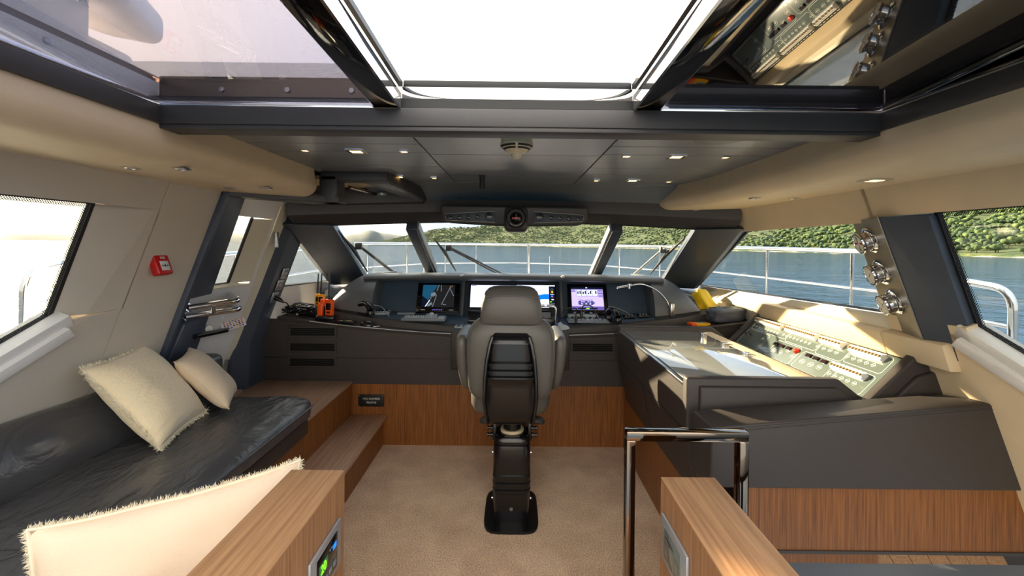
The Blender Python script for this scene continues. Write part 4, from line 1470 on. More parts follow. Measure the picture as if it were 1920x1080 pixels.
MB().box((0, 0.02, 0.026), (0.1, 0.045, 0.003)).build('display', 'gloss_black', rs, local=True)
def handset(label, c, yaw):
    R = Matrix.Rotation(yaw, 3, 'Z')
    t = thing('radio_handset', label, 'handset', c, R)
    mb = MB()
    pts = []
    for i in range(13):
        a = PI * (0.12 + 0.76 * i / 12)
        pts.append((0, -math.cos(a) * 0.085, math.sin(a) * 0.075 + 0.015))
    mb.tube(pts, 0.02, 14, radii=[0.020 + 0.010 * abs(i - 6) / 6 for i in range(13)])
    mb.build('handle', 'plastic', t, local=True)
    for yy in (-0.075, 0.075): MB().lathe([(0, 0.0), (0.030, 0.0), (0.032, 0.015), (0.026, 0.035), (0, 0.036)], (0, yy, 0.0), n=20).build('ear_piece', 'plastic', t, local=True)
    mb = MB()
    mb.box((0, 0, 0.006), (0.055, 0.20, 0.012), None, 0.004)
    mb.build('cradle', 'gloss_black', t, local=True)
    return t
handset('black radio handset on the desk by the left cowl end', DK(-1.245, 3.80), 1.0)
handset('black radio handset on the desk right of the pilot levers', DK(0.83, 3.80), 0.35)
MB().tube(bent([DK(-1.17, 3.80) + V((0, 0, 0.085)), DK(-1.09, 3.79) + V((0, 0, 0.08)), DK(-1.04, 3.78) + V((0, 0, 0.01)), DK(-1.03, 3.80) + V((0, 0, 0.002))], 0.05), 0.004, 8).build('handset_cord', 'grey_p', label='grey cord hanging from the left radio handset', cat='cord')
# right-hand desk: control panels, jog sticks, plugs
pn = desk_box('control_panel', 'blue grey control panel below the ship systems display', 'control panel', DK(0.62, 3.80), (0.34, 0.13, 0.018), 'grey_p')
mb = MB()
for i in range(9): mb.box((-0.14 + i * 0.035, -0.02 + 0.028 * (i % 2), 0.021), (0.022, 0.016, 0.008), None, 0.003, 1)
mb.build('button_row', 'lgrey_p', pn, local=True)
for i in range(6): MB().box((-0.12 + i * 0.05, 0.045, 0.024), (0.02, 0.014, 0.016), None, 0.003, 1).build('switch', 'matte_black', pn, local=True)
pn2 = desk_box('control_panel', 'raised grey panel with knobs directly under the ship systems display', 'control panel', DK(0.60, 3.93), (0.26, 0.07, 0.03), 'lgrey_p')
for i in range(3): MB().lathe([(0, 0.03), (0.016, 0.03), (0.014, 0.048), (0, 0.05)], (-0.07 + 0.07 * i, 0, 0), n=16).build('knob', 'grey_p', pn2, local=True)
for i, (x, y, l) in enumerate(((0.515, 3.74, 'black plug with looped lead standing on the left of the right-hand control panel'), (0.575, 3.84, 'black plug with looped lead standing at the middle of the right-hand control panel'))):
    t = thing('plug_lead', l, 'plug', DK(x, y))
    b = DK(x, y)
    MB().tube([b, b + V((0, 0, 0.05)), b + V((0, 0, 0.085))], 0.011, 10, radii=[0.012, 0.012, 0.007]).build('plug', 'plastic', t)
    MB().tube(bent([b + V((0, 0, 0.08)), b + V((0.01, 0, 0.13)), b + V((-0.10 if i == 0 else 0.09, -0.01, 0.13)), b + V((-0.15 if i == 0 else 0.13, -0.05, 0.02))], 0.06), 0.005, 8).build('lead', 'plastic', t)
for x, l in ((0.98, 'small black switch box right of the right-hand handset'), (1.10, 'small black keypad beside the chart desk corner')):
    t = desk_box('switch_box', l, 'switch box', DK(x, 3.86), (0.09, 0.07, 0.022), 'plastic')
    mb = MB()
    for i in range(3): mb.box((-0.025 + i * 0.025, 0, 0.026), (0.012, 0.03, 0.01), None, 0.003, 1)
    mb.build('button_row', 'grey_p', t, local=True)
# throttle levers on the pod
b = V((0.255, 3.62, 0.952))
t = thing('throttle_lever', 'polished twin throttle levers on the pod right of the chair', 'throttle', b)
MB().box(b + V((0, 0, 0.045)), (0.14, 0.12, 0.09), None, 0.02).build('housing', 'plastic', t)
MB().box(b + V((0, -0.035, 0.105)), (0.10, 0.03, 0.065), Matrix.Rotation(-0.4, 3, 'X'), 0.006).build('display', 'gloss_black', t)
MB().box(b + V((0, -0.0525, 0.106)), (0.075, 0.003, 0.04), Matrix.Rotation(-0.4, 3, 'X')).build('readout', 'grey_p', t)
for s in (-1, 1):
    l = MB().tube(bent([b + V((s * 0.078, 0, 0.02)), b + V((s * 0.082, 0.0, 0.165)), b + V((s * 0.008, 0.0, 0.17))], 0.04), 0.011, 14).build('lever', 'chrome', t)
# trackball mouse
b = V((0.375, 3.54, 0.952))
t = thing('trackball_mouse', 'grey trackball mouse with a blue ball on the pod edge', 'mouse', b, Matrix.Rotation(0.5, 3, 'Z'))
mb = MB()
mb.grid(lambda u, v: (lambda a, e: (0.065 * math.cos(a) * math.cos(e) * (1.15 if math.cos(a) > 0 else 0.9), 0.038 * math.sin(a) * math.cos(e), 0.045 * math.sin(e) * (1 - 0.25 * math.cos(a))))(u * 2 * PI, v * PI / 2), 28, 8)
mb.build('body', 'lgrey_p', t, local=True)
mb = MB()
mb.lathe([(0, -0.014), (0.010, -0.010), (0.014, 0), (0.010, 0.010), (0, 0.014)], (-0.045, 0, 0.034), n=16)
M['blue_b'] = pmat('blue ball', (20, 80, 190), 0.15)
mb.build('ball', 'blue_b', t, local=True)
t = thing('depth_display', 'small square instrument with an amber glow on the pod left of the chair', 'instrument', (-0.33, 3.80, 0.95))
MB().box((-0.33, 3.80, 1.0), (0.10, 0.04, 0.095), Matrix.Rotation(-0.3, 3, 'X'), 0.006).build('case', 'plastic', t)
MB().box((-0.33, 3.776, 1.008), (0.078, 0.004, 0.065), Matrix.Rotation(-0.3, 3, 'X')).build('screen', 'gloss_black', t)
MB().lathe([(0, 0), (0.008, 0), (0.006, 0.006), (0, 0.007)], (-0.36, 3.775, 0.985), Matrix.Rotation(PI / 2, 3, 'X'), 14).build('warning_light', 'lamp_amber', t)
t = desk_box('button_pad', 'small pale button pad on the left edge of the pod', 'keypad', V((-0.41, 3.60, 0.952)), (0.10, 0.12, 0.008), 'lgrey_p', 0, 0)
mb = MB()
for i in range(2):
    for j in range(3): mb.box((-0.022 + i * 0.044, -0.035 + j * 0.035, 0.010), (0.03, 0.02, 0.005), None, 0.002, 1)
mb.build('button_row', 'console_blue', t, local=True)
# gooseneck lamp on the right cowl end
base = atY(1257, 586, 3.84)
t = thing('gooseneck_lamp', 'chrome gooseneck chart lamp fixed to the right cowl end', 'lamp', base)
pA = atY(1256, 572, 3.78)
pts = [atY(1257, 592, 3.80), atY(1254, 575, 3.79), atY(1247, 560, 3.78), atY(1232, 545, 3.76), atY(1214, 536, 3.74), atY(1200, 533, 3.73), atY(1186, 535, 3.72)]
sm = []
for i in range(len(pts) - 1):
    p0, p1, p2, p3 = pts[max(i - 1, 0)], pts[i], pts[i + 1], pts[min(i + 2, len(pts) - 1)]
    for k in range(5):
        u = k / 5
        sm.append(0.5 * ((2 * p1) + (p2 - p0) * u + (2 * p0 - 5 * p1 + 4 * p2 - p3) * u * u + (3 * p1 - p0 - 3 * p2 + p3) * u ** 3))
sm.append(pts[-1])
MB().tube(sm, 0.006, 10).build('neck', 'chrome', t)
MB().tube([atY(1184, 535, 3.72), atY(1157, 540, 3.70)], 0.010, 14, radii=[0.011, 0.009]).build('shade', 'chrome', t)
MB().tube([atY(1179, 532, 3.71), atY(1180, 541, 3.71)], 0.008, 10).build('switch', 'chrome', t)
MB().box(atY(1258, 580, 3.84), (0.035, 0.09, 0.11), None, 0.008).build('wall_bracket', 'steel', t)
# thin lead on the display panel
q = lambda px, py: atP(px, py, DP0 + DN * 0.008, DN)
MB().tube([q(1140, 574), q(1150, 576), q(1161, 579), q(1172, 584), q(1181, 590), q(1188, 596)], 0.0028, 6).build('charging_lead', 'lgrey_p', label='thin pale lead running down beside the ship systems display', cat='cord')

# ---- left shelf: radios, chargers, leads, remote, mouse
def walkie(label, c, yaw, lean, mt, h=0.105, ant=0.165, w=0.052):
    R = Matrix.Rotation(yaw, 3, 'Z') @ Matrix.Rotation(lean, 3, 'Y')
    t = thing('handheld_radio', label, 'radio', c, R)
    MB().box((0, 0, h / 2), (w, 0.036, h), None, 0.006).build('body', mt, t, local=True)
    MB().box((0, -0.0185, h * 0.56), (w * 0.68, 0.004, h * 0.42), None, 0.001).build('display', 'gloss_black', t, local=True)
    MB().box((0, -0.0185, h * 0.2), (w * 0.5, 0.004, h * 0.12), None, 0.001).build('speaker', 'matte_black', t, local=True)
    MB().lathe([(0, 0), (0.008, 0), (0.008, 0.016), (0, 0.017)], (w * 0.28, 0, h), n=12).build('knob', 'plastic', t, local=True)
    if ant: MB().tube([(-w * 0.22, 0, h - 0.004), (-w * 0.22, 0, h + 0.03), (-w * 0.22, 0, h + ant)], 0.006, 10, radii=[0.0085, 0.008, 0.005]).build('antenna', 'plastic', t, local=True)
    return t
t = thing('charger', 'black twin charging cradle holding the yellow radios', 'charger', (-1.665, 3.80, zl(1.66)))
z0 = zl(1.66)
MB().bb((-1.78, 3.76, z0), (-1.57, 3.86, z0 + 0.085), 0.008).build('body', 'plastic', t)
MB().bb((-1.80, 3.765, z0), (-1.785, 3.855, z0 + 0.10), 0.003).build('side_plate', 'white_p', t)
MB().bb((-1.77, 3.775, z0 + 0.083), (-1.69, 3.845, z0 + 0.088), 0.002).build('empty_slot', 'steel', t)
walkie('yellow handheld radio at the back of the charging cradle', V((-1.655, 3.855, z0 + 0.086)), 0.1, 0.04, 'yellow_p', 0.10, 0.17, 0.05)
walkie('yellow handheld radio at the front of the charging cradle', V((-1.60, 3.79, z0 + 0.086)), -0.05, 0.04, 'yellow_p', 0.105, 0.17, 0.05)
t = thing('charger', 'low black charging base under the orange radios', 'charger', (-1.50, 3.68, zl(1.5)))
MB().bb((-1.60, 3.645, zl(1.55)), (-1.44, 3.71, zl(1.5) + 0.05), 0.018).build('body', 'plastic', t)
walkie('orange handheld radio with a long black antenna', V((-1.485, 3.675, zl(1.5) + 0.05)), -0.25, 0.03, 'orange', 0.13, 0.21, 0.062)
t = thing('spare_battery', 'orange battery pack standing left of the orange radio', 'battery', (-1.56, 3.675, zl(1.56) + 0.04), Matrix.Rotation(0.05, 3, 'Y'))
MB().box((0, 0, 0.05), (0.042, 0.032, 0.10), None, 0.005).build('body', 'orange', t, local=True)
MB().box((0.012, 0, 0.11), (0.03, 0.028, 0.05), None, 0.005).build('clip', 'orange', t, local=True)
rr = random.Random(5)
for i in range(4):
    c = V((-1.87 + i * 0.055, 3.72 + 0.025 * (i % 2), zl(1.83)))
    pts = []
    for k in range(46):
        a = k * 0.42
        r_ = 0.05 + 0.018 * math.sin(k * 1.7 + i)
        pts.append(c + V((math.cos(a + i) * r_ * 1.05, math.sin(a + i) * r_ * 0.7, 0.008 + 0.0012 * k * (0.8 + 0.4 * (i % 2)) + 0.014 * abs(math.sin(k * 0.9 + i)))))
    MB().tube(pts, 0.0048, 6).build('coiled_cable', 'plastic', label=['black charger cable coiled nearest the sockets', 'black cable coil on the shelf, second from the sockets', 'black cable coil on the shelf, third from the sockets', 'black cable coil against the radio charger'][i], cat='cable', group='cables on the shelf')
rm = desk_box('remote_control', 'black remote control with coloured buttons on the left shelf', 'remote', shelf_pt(-1.36, 3.672) + V((0, 0, 0.003)), (0.17, 0.045, 0.02), 'plastic', -0.1, 0.0)
for mt, dx in (('red', -0.055), ('lgrey_p', -0.03), ('green', -0.005), ('yellow_p', 0.02), ('lgrey_p', 0.045)):
    mb = MB()
    for j in range(3): mb.box((dx, -0.012 + 0.012 * j, 0.021), (0.012, 0.007, 0.004), None, 0.001, 1)
    mb.build('button_row', mt, rm, local=True)
c = shelf_pt(-1.185, 3.675)
t = thing('computer_mouse', 'black mouse on the left shelf by the remote control', 'mouse', c, Matrix.Rotation(-0.15, 3, 'Z'))
MB().grid(lambda u, v: (lambda a, e: (0.058 * math.cos(a) * math.cos(e), 0.034 * math.sin(a) * math.cos(e), 0.042 * math.sin(e)))(u * 2 * PI, v * PI / 2), 28, 8).build('body', 'plastic', t, local=True)
MB().box((0.03, -0.012, 0.037), (0.02, 0.006, 0.006), None, 0.002).build('wheel', 'lgrey_p', t, local=True)
t = thing('usb_stick', 'small silver and red memory stick beside the mouse', 'memory stick', shelf_pt(-1.10, 3.655) + V((0, 0, 0.001)), Matrix.Rotation(0.5, 3, 'Z'))
MB().box((0, 0, 0.005), (0.05, 0.018, 0.009), None, 0.002).build('body', 'silver', t, local=True)
MB().box((0.018, 0, 0.010), (0.018, 0.014, 0.004), None, 0.001).build('cap', 'red', t, local=True)
# ---- right shelf: yellow pouch, dark bag, booklet
c = V((1.64, 4.08, zu(1.64) + 0.045))
t = thing('yellow_pouch', 'yellow nylon pouch leaning behind the dark bag', 'pouch', c)
a_, b_ = atY(1306, 553, 4.15), atY(1338, 580, 4.0)
mb = MB()
R = rotm(x=(b_ - a_), z=(0.35, -0.7, 0.6))
L = (b_ - a_).length
mid = (a_ + b_) / 2
def soft_box(mb, R, c, size, sag=0.12, sd=0.0, nu=14, nv=10):
    for f, (ax, ay, az) in enumerate(((0, 1, 2), (0, 1, 2), (0, 2, 1), (0, 2, 1), (1, 2, 0), (1, 2, 0))):
        sg = 1 if f % 2 == 0 else -1
        def fn(u, v):
            q = [0, 0, 0]
            q[ax], q[ay], q[az] = 2 * u - 1, 2 * v - 1, sg
            n = V(q)
            # rounded box by clamping a soft sphere-cube mix
            m = V([math.copysign(abs(k) ** 1.0, k) for k in n])
            r = (abs(m.x) ** 6 + abs(m.y) ** 6 + abs(m.z) ** 6) ** (1 / 6)
            m = m / r
            bul = 1 + sag * 0.5 * noise.noise(m * 1.7 + V((sd, 0, 0)))
            p = V((m.x * size[0] / 2 * bul, m.y * size[1] / 2 * bul, m.z * size[2] / 2 * bul))
            return V(c) + R @ p
        mb.grid(fn, nu, nv)
    bmesh.ops.remove_doubles(mb.bm, verts=mb.bm.verts, dist=1e-4)
    bmesh.ops.recalc_face_normals(mb.bm, faces=mb.bm.faces)
    return mb
soft_box(mb, R, mid, (L * 1.15, 0.13, 0.10), 0.2, 2.0)
mb.build('body', 'yellow', t, smooth=60)
MB().tube([mid + R @ V((L * 0.42, -0.06, 0.055)), mid + R @ V((L * 0.46, 0.0, 0.06)), mid + R @ V((L * 0.42, 0.06, 0.055))], 0.009, 8).build('zip_edge', 'plastic', t)
MB().tube([mid + R @ V((L * 0.6, -0.06, 0.03)), mid + R @ V((L * 0.6, 0.0, 0.045)), mid + R @ V((L * 0.6, 0.065, 0.03))], 0.010, 8).build('carry_strap', 'plastic', t)
c = V((1.735, 3.715, zl(1.73) + 0.056))
t = thing('camera_bag', 'dark quilted bag lying beside the chart desk', 'bag', c)
mb = MB()
soft_box(mb, rotm(x=(1, 0.2, 0.05), y=(-0.2, 1, 0)), c, (0.29, 0.15, 0.11), 0.2, 5.0)
mb.build('body', 'bag', t, smooth=60)
MB().tube([c + V((-0.09, 0.0, 0.052)), c + V((0.0, 0.02, 0.057)), c + V((0.10, 0.04, 0.052))], 0.011, 8).build('zip_flap', 'plastic', t)
c = V((1.50, 3.672, zl(1.46) + 0.006))
t = thing('booklet', 'yellow booklet lying flat in front of the dark bag', 'booklet', c, Matrix.Rotation(0.15, 3, 'Z'))
MB().box((0, 0, 0.011), (0.15, 0.08, 0.022), None, 0.002).build('pages', 'yellow_p', t, local=True)
MB().box((-0.062, 0, 0.012), (0.04, 0.0815, 0.0225), None, 0.002).build('spine', 'orange', t, local=True)
MB().box((0.02, 0.005, 0.0228), (0.06, 0.05, 0.001)).build('title_block', 'grey_p', t, local=True)
# ================================================================== overhead: instrument pod, compass, lights
py_, pz_ = 3.60, 1.835
t = thing('instrument_pod', 'long dark overhead instrument pod above the windscreen header', 'instrument pod', (0, 3.6, 1.93))
pod = [(-0.57, 1.795), (-0.50, 1.765), (-0.12, 1.745), (0.12, 1.745), (0.50, 1.755), (0.565, 1.79), (0.57, 1.90), (-0.575, 1.905)]
mb = MB()
mb.hexa([(x, 3.50 + (0.03 if z < 1.85 else 0), z) for x, z in pod], [(x, 3.74, z + 0.02) for x, z in pod], 0.02, 3)
mb.build('housing', 'frame', t)
for s in (-1, 1):
    outl = [(s * 0.535, 1.815), (s * 0.535 - s * 0.01, 1.788), (s * 0.15, 1.775), (s * 0.15, 1.862), (s * 0.535, 1.838)]
    f = MB().prism([(x, 3.512, z) for x, z in outl], (0, 0.03, 0), 0.002).build('gauge_panel', 'recess', t)
    mb = MB()
    mb.tube([(x, 3.511, z) for x, z in outl], 0.0016, 6, closed=True)
    mb.build('outline', 'ink', f)
    for k, (x, r) in enumerate(((0.195, 0.030), (0.285, 0.018), (0.355, 0.018), (0.425, 0.018), (0.495, 0.018))):
        c = (s * x, 3.512, 1.822 - 0.004 * k)
        g_ = MB().lathe([(0, 0.006), (r * 0.85, 0.006), (r, 0.004), (r, 0), (0, 0)], c, Matrix.Rotation(PI / 2, 3, 'X'), 22).build('gauge', 'gloss_black', f)
        mb = MB()
        for a in range(-4, 5): mb.box((c[0] + math.sin(a * 0.5) * r * 0.75, c[1] - 0.0068, c[2] + math.cos(a * 0.5) * r * 0.75), (0.0022, 0.001, 0.0022))
        mb.box((c[0] - r * 0.2, c[1] - 0.007, c[2] - r * 0.1), (r * 0.9, 0.001, 0.0022), Matrix.Rotation(0.6, 3, 'Y'))
        mb.build('dial_marks', 'ink', g_)
c = V((0.012, 3.48, 1.808))
t = thing('compass', 'round black magnetic compass hanging in the middle of the instrument pod', 'compass', c)
MB().box(c + V((0, 0.09, -0.005)), (0.185, 0.18, 0.20), None, 0.04, 4).build('housing', 'frame', t)
RX = Matrix.Rotation(PI / 2, 3, 'X')
MB().lathe([(0, 0.004), (0.068, 0.004), (0.074, 0.012), (0.080, 0.004), (0.080, -0.02), (0, -0.02)], c, RX, 36).build('ring', 'matte_black', t)
mb = MB()
mb.grid(lambda u, v: c + V((0.046 * math.cos(u * 2 * PI) * math.cos(v * PI / 2), -0.006 - 0.035 * math.sin(v * PI / 2), 0.046 * math.sin(u * 2 * PI) * math.cos(v * PI / 2))), 28, 8)
mb.build('dome', 'gloss_black', t)
mb = MB()
mb.box(c + V((0, -0.042, -0.002)), (0.06, 0.002, 0.012))
mb.build('card', 'red', t)
mb = MB()
mb.box(c + V((0, -0.0435, 0.012)), (0.002, 0.001, 0.04))
for i in range(9):
    a = (i - 4) * 0.18
    mb.box(c + V((math.sin(a) * 0.058, -0.012, -math.cos(a) * 0.058)), (0.003, 0.002, 0.010), Matrix.Rotation(a, 3, 'Y'))
mb.build('lubber_marks', 'ink', t)
# smoke detector
c = V((0.006, 1.90, CZ))
t = thing('smoke_detector', 'ivory smoke detector on the dark ceiling behind the skylight coaming', 'smoke detector', c)
MB().lathe([(0, 0), (0.066, 0), (0.066, -0.022), (0.069, -0.026), (0.069, -0.034), (0.052, -0.050), (0.036, -0.062), (0.026, -0.068), (0, -0.068)], c, n=40).build('body', 'ivory', t)
for r0, r1, z0, z1 in ((0.068, 0.060, -0.036, -0.0425), (0.056, 0.049, -0.0465, -0.0525)):
    mb = MB()
    for q in range(4):
        a0, a1 = q * PI / 2 + 0.08, (q + 1) * PI / 2 - 0.08
        mb.grid(lambda u, v: c + V(((r0 + (r1 - r0) * v + 0.0015) * math.cos(a0 + (a1 - a0) * u + 0.0), (r0 + (r1 - r0) * v + 0.0015) * math.sin(a0 + (a1 - a0) * u), z0 + (z1 - z0) * v - 0.001)), 8, 1)
    mb.build('sensor_slot', 'matte_black', t)
MB().lathe([(0, -0.066), (0.024, -0.066), (0.024, -0.074), (0.018, -0.084), (0.010, -0.089), (0, -0.090)], c, n=28).build('cap', 'ivory', t)
# little rod under the ceiling
t = thing('ceiling_sensor_rod', 'short black rod hanging from the ceiling left of the compass', 'sensor', (-0.212, 2.95, CZ))
MB().tube([(-0.212, 2.95, CZ), (-0.212, 2.95, CZ - 0.085)], 0.0165, 14).build('rod', 'matte_black', t)
MB().lathe([(0, 0), (0.024, 0), (0.02, -0.008), (0, -0.008)], (-0.212, 2.95, CZ)).build('collar', 'matte_black', t)
# downlights: lamps of the ceiling really shine
def spot(name, label, p, w, lit, nrm=V((0, 0, -1)), watts=1.2, group=None, glow='lamp'):
    t = thing(name, label, 'downlight', p, group=group)
    mb = MB()
    h = w / 2
    k = h * 0.62
    for a, b in (((-h, -h), (h, -k)), ((-h, k), (h, h)), ((-h, -k), (-k, k)), ((k, -k), (h, k))):
        mb.bb((p.x + a[0], p.y + a[1], p.z - 0.006), (p.x + b[0], p.y + b[1], p.z + 0.001), 0.001, 1)
    mb.build('frame', 'chrome', t)
    MB().bb((p.x - k, p.y - k, p.z - 0.0015), (p.x + k, p.y + k, p.z + 0.001)).build('lamp_lens', glow if lit else 'chrome', t)
    return t
D = lambda px, py, z=CZ: atZ(px, py, z)
spot('square_downlight', 'large lit square downlight nearest the skylight, left of the smoke detector', D(668, 283), 0.085, True)
spot('square_downlight', 'large lit square downlight nearest the skylight, right of the smoke detector', D(1268, 293), 0.085, True)
spot('square_downlight', 'lit square downlight in the middle row beside the door hatch panel', D(747, 331), 0.085, True)
spot('square_downlight', 'lit square downlight in the middle row on the right half of the ceiling', D(1186, 338), 0.085, True)
spot('square_downlight', 'amber square downlight in the front row left of the instrument pod', D(797, 359), 0.07, True, glow='lamp_amber')
spot('square_downlight', 'amber square downlight in the front row right of the instrument pod', D(1139, 364), 0.07, True, glow='lamp_amber')
for px, py, l, lit in ((572, 281, 'small downlight in the outer left panel nearest the skylight', True), (758, 283, 'small downlight between the smoke detector and the large left downlight', True),
                  (1173, 292, 'small downlight between the smoke detector and the large right downlight', True), (1360, 294, 'small downlight in the outer right panel nearest the skylight', True),
                  (814, 333, 'small downlight in the middle row, left half, near the black rod', True), (1118, 338, 'small downlight in the middle row just right of the ceiling centre panel', True),
                  (1254, 340, 'small downlight in the middle row by the right soffit', True), (848, 359, 'small unlit downlight in the front row near the left end of the pod', False),
                  (1085, 363, 'small unlit downlight in the front row near the right end of the pod', False), (1193, 364, 'small downlight in the front row by the right soffit', False)):
    spot('small_downlight', l, D(px, py), 0.042, lit, glow='lamp' if lit else 'lamp')
for px, py, l in ((246, 314, 'small downlight under the left soffit nearest the sofa'), (341, 316, 'small downlight under the left soffit, inboard of the fire call point'),
                  (430, 351, 'small downlight under the left soffit over the dark pillar'), (499, 352, 'small downlight under the left soffit over the side door'),
                  (1415, 371, 'small downlight under the right soffit, middle one of the outer row'), (1490, 371, 'small downlight under the right soffit nearest the right-hand window'),
                  (1305, 393, 'small downlight near the nose of the right soffit'), (1367, 393, 'small downlight near the nose of the right soffit, outboard one'),):
    spot('small_downlight', l, D(px, py, 1.879), 0.045, False)
p = D(1640, 337, 1.879)
t = spot('square_downlight', 'large square downlight under the right soffit over the electrical panel', p, 0.085, True)
# perforated speaker areas in the ceiling
def perfmat():
    m = pmat('perforated grey leather', (128, 131, 133), 0.4)
    t = m.node_tree
    b = t.nodes['Principled BSDF']
    tc = t.nodes.new('ShaderNodeTexCoord')
    vo = t.nodes.new('ShaderNodeTexVoronoi')
    vo.inputs['Scale'].default_value = 75
    vo.inputs['Randomness'].default_value = 0
    t.links.new(tc.outputs['Object'], vo.inputs['Vector'])
    r = t.nodes.new('ShaderNodeValToRGB')
    r.color_ramp.interpolation = 'CONSTANT'
    e = r.color_ramp.elements
    e[0].position, e[0].color = 0, (0.004, 0.004, 0.004, 1)
    e[1].position, e[1].color = 0.22, (*lin((128, 131, 133)), 1)
    t.links.new(vo.outputs['Distance'], r.inputs[0])
    t.links.new(r.outputs[0], b.inputs['Base Color'])
    return m
M['perf'] = perfmat()
for px, py, l in ((595, 246, 'perforated loudspeaker patch in the ceiling on the left by the skylight'), (1350, 261, 'perforated loudspeaker patch in the ceiling on the right by the skylight')):
    p = D(px, py)
    MB().lathe([(0, 0.0), (0.105, 0.0), (0.105, -0.001), (0, -0.001)], p, n=40).build('speaker_grille', 'perf', label=l, cat='loudspeaker')

# ================================================================== side door on the left
t = thing('door_1', None, None, side(-1, 3.0, 0.52))
t['kind'] = 'structure'
mb = MB()
OFF = -0.02
for yz in ([(2.50, 1.76), (3.19, 1.76), (3.19, 1.86), (2.50, 1.86)], [(3.16, 1.32), (3.22, 1.32), (3.19, 1.76), (3.14, 1.76)], [(2.50, 0.52), (3.24, 0.52), (3.22, 1.32), (2.50, 1.32)]):
    sideprism(mb, -1, yz, OFF, 0.04)
mb.build('leaf', 'white', t)
mb = MB()
mb.hexa([side(-1, 2.95, 1.33, OFF - 0.02), side(-1, 2.95, 1.755, OFF - 0.02), side(-1, 2.96, 1.755, OFF - 0.02), side(-1, 2.96, 1.33, OFF - 0.02)],
        [side(-1, 3.15, 1.33, OFF + 0.005), side(-1, 3.13, 1.76, OFF + 0.005), side(-1, 3.145, 1.76, OFF + 0.005), side(-1, 3.165, 1.33, OFF + 0.005)])
mb.hexa([side(-1, 2.5, 1.34, OFF - 0.02), side(-1, 2.96, 1.34, OFF - 0.02), side(-1, 3.16, 1.315, OFF + 0.005), side(-1, 2.5, 1.315, OFF + 0.005)],
        [side(-1, 2.5, 1.33, OFF - 0.02), side(-1, 2.96, 1.33, OFF - 0.02), side(-1, 3.16, 1.305, OFF + 0.005), side(-1, 2.5, 1.305, OFF + 0.005)])
mb.build('reveal', 'cream', t)
mb = MB()
sideprism(mb, -1, [(2.50, 1.335), (2.95, 1.335), (2.945, 1.755), (2.50, 1.755)], OFF - 0.022, 0.005)
mb.build('pane', 'glass', t)
mb = MB()
sideprism(mb, -1, [(2.93, 1.335), (2.955, 1.335), (2.95, 1.76), (2.925, 1.76)], OFF - 0.014, 0.008)
sideprism(mb, -1, [(2.50, 1.325), (2.955, 1.325), (2.955, 1.34), (2.50, 1.34)], OFF - 0.014, 0.008)
mb.build('seal', 'rubber', t)
for z in (1.62, 0.71):
    mb = MB()
    mb.box(side(-1, 3.245, z, OFF + 0.03), (0.02, 0.035, 0.11), None, 0.004)
    mb.build('hinge', 'steel', t)
mb = MB()
sideprism(mb, -1, [(2.80, 0.78), (3.03, 0.78), (3.01, 1.12), (2.80, 1.12)], OFF + 0.004, 0.004)
mb.build('access_plate', 'white', t)
mb = MB()
for y, z in ((2.99, 1.10), (2.99, 0.80), (2.83, 1.10)): mb.lathe([(0, 0), (0.006, 0), (0.005, 0.004), (0, 0.004)], side(-1, y, z, OFF + 0.004), rotm(z=(1, 0, 0.37), x=(0, 1, 0)), 10)
mb.build('screw', 'steel', t)
# lever handle of the door
A, B = atX(366, 631, -1.86), atX(424, 619, -1.90)
hd = MB().tube([A, B], 0.016, 14).build('lever_handle', 'gloss_black', t)
MB().tube([atX(392, 617, -1.93) + V((-0.05, 0, 0)), atX(392, 617, -1.90)], 0.022, 16).build('lever_boss', 'steel', t)
# door jamb
mb = MB()
mb.hexa([side(-1, 3.20, 1.885, OFF), side(-1, 3.33, 1.885, -0.02), side(-1, 3.33, 0.52, -0.02), side(-1, 3.25, 0.52, OFF)],
        [side(-1, 3.20, 1.885, OFF - 0.05), side(-1, 3.33, 1.885, OFF - 0.05), side(-1, 3.33, 0.52, OFF - 0.05), side(-1, 3.25, 0.52, OFF - 0.05)])
struct('trim_34', mb, 'cream')
mb = MB()
sideprism(mb, -1, [(2.5, 1.86), (3.4, 1.86), (3.4, 1.95), (2.5, 1.95)], OFF, 0.05)
struct('trim_35', mb, 'white')
# chrome storm rails across the door: two U-shaped rails on stand-offs
def storm(label, pa, pb, pc):
    t = thing('grab_rail', label, 'rail', pa)
    MB().tube(bent([pa, pb, pc], 0.05), 0.018, 14).build('tube', 'chrome', t)
    for p in (pa,):
        MB().lathe([(0, 0), (0.028, 0), (0.028, 0.006), (0, 0.006)], p, rotm(z=(1, 0, 0.3), x=(0, 1, 0)), 18).build('end_flange', 'chrome', t)
    return t
t1 = storm('upper polished rail across the white side door', atX(352, 577, -1.86), atX(449, 563, -1.70), atX(424, 549, -1.90))
t2 = storm('lower polished rail across the white side door', atX(347, 594, -1.89), atX(450, 579, -1.72), atX(430, 567, -1.94))
MB().tube([atX(400, 572, -1.78), atX(400, 586, -1.80)], 0.014, 12).build('link_clamp', 'chrome', t1)
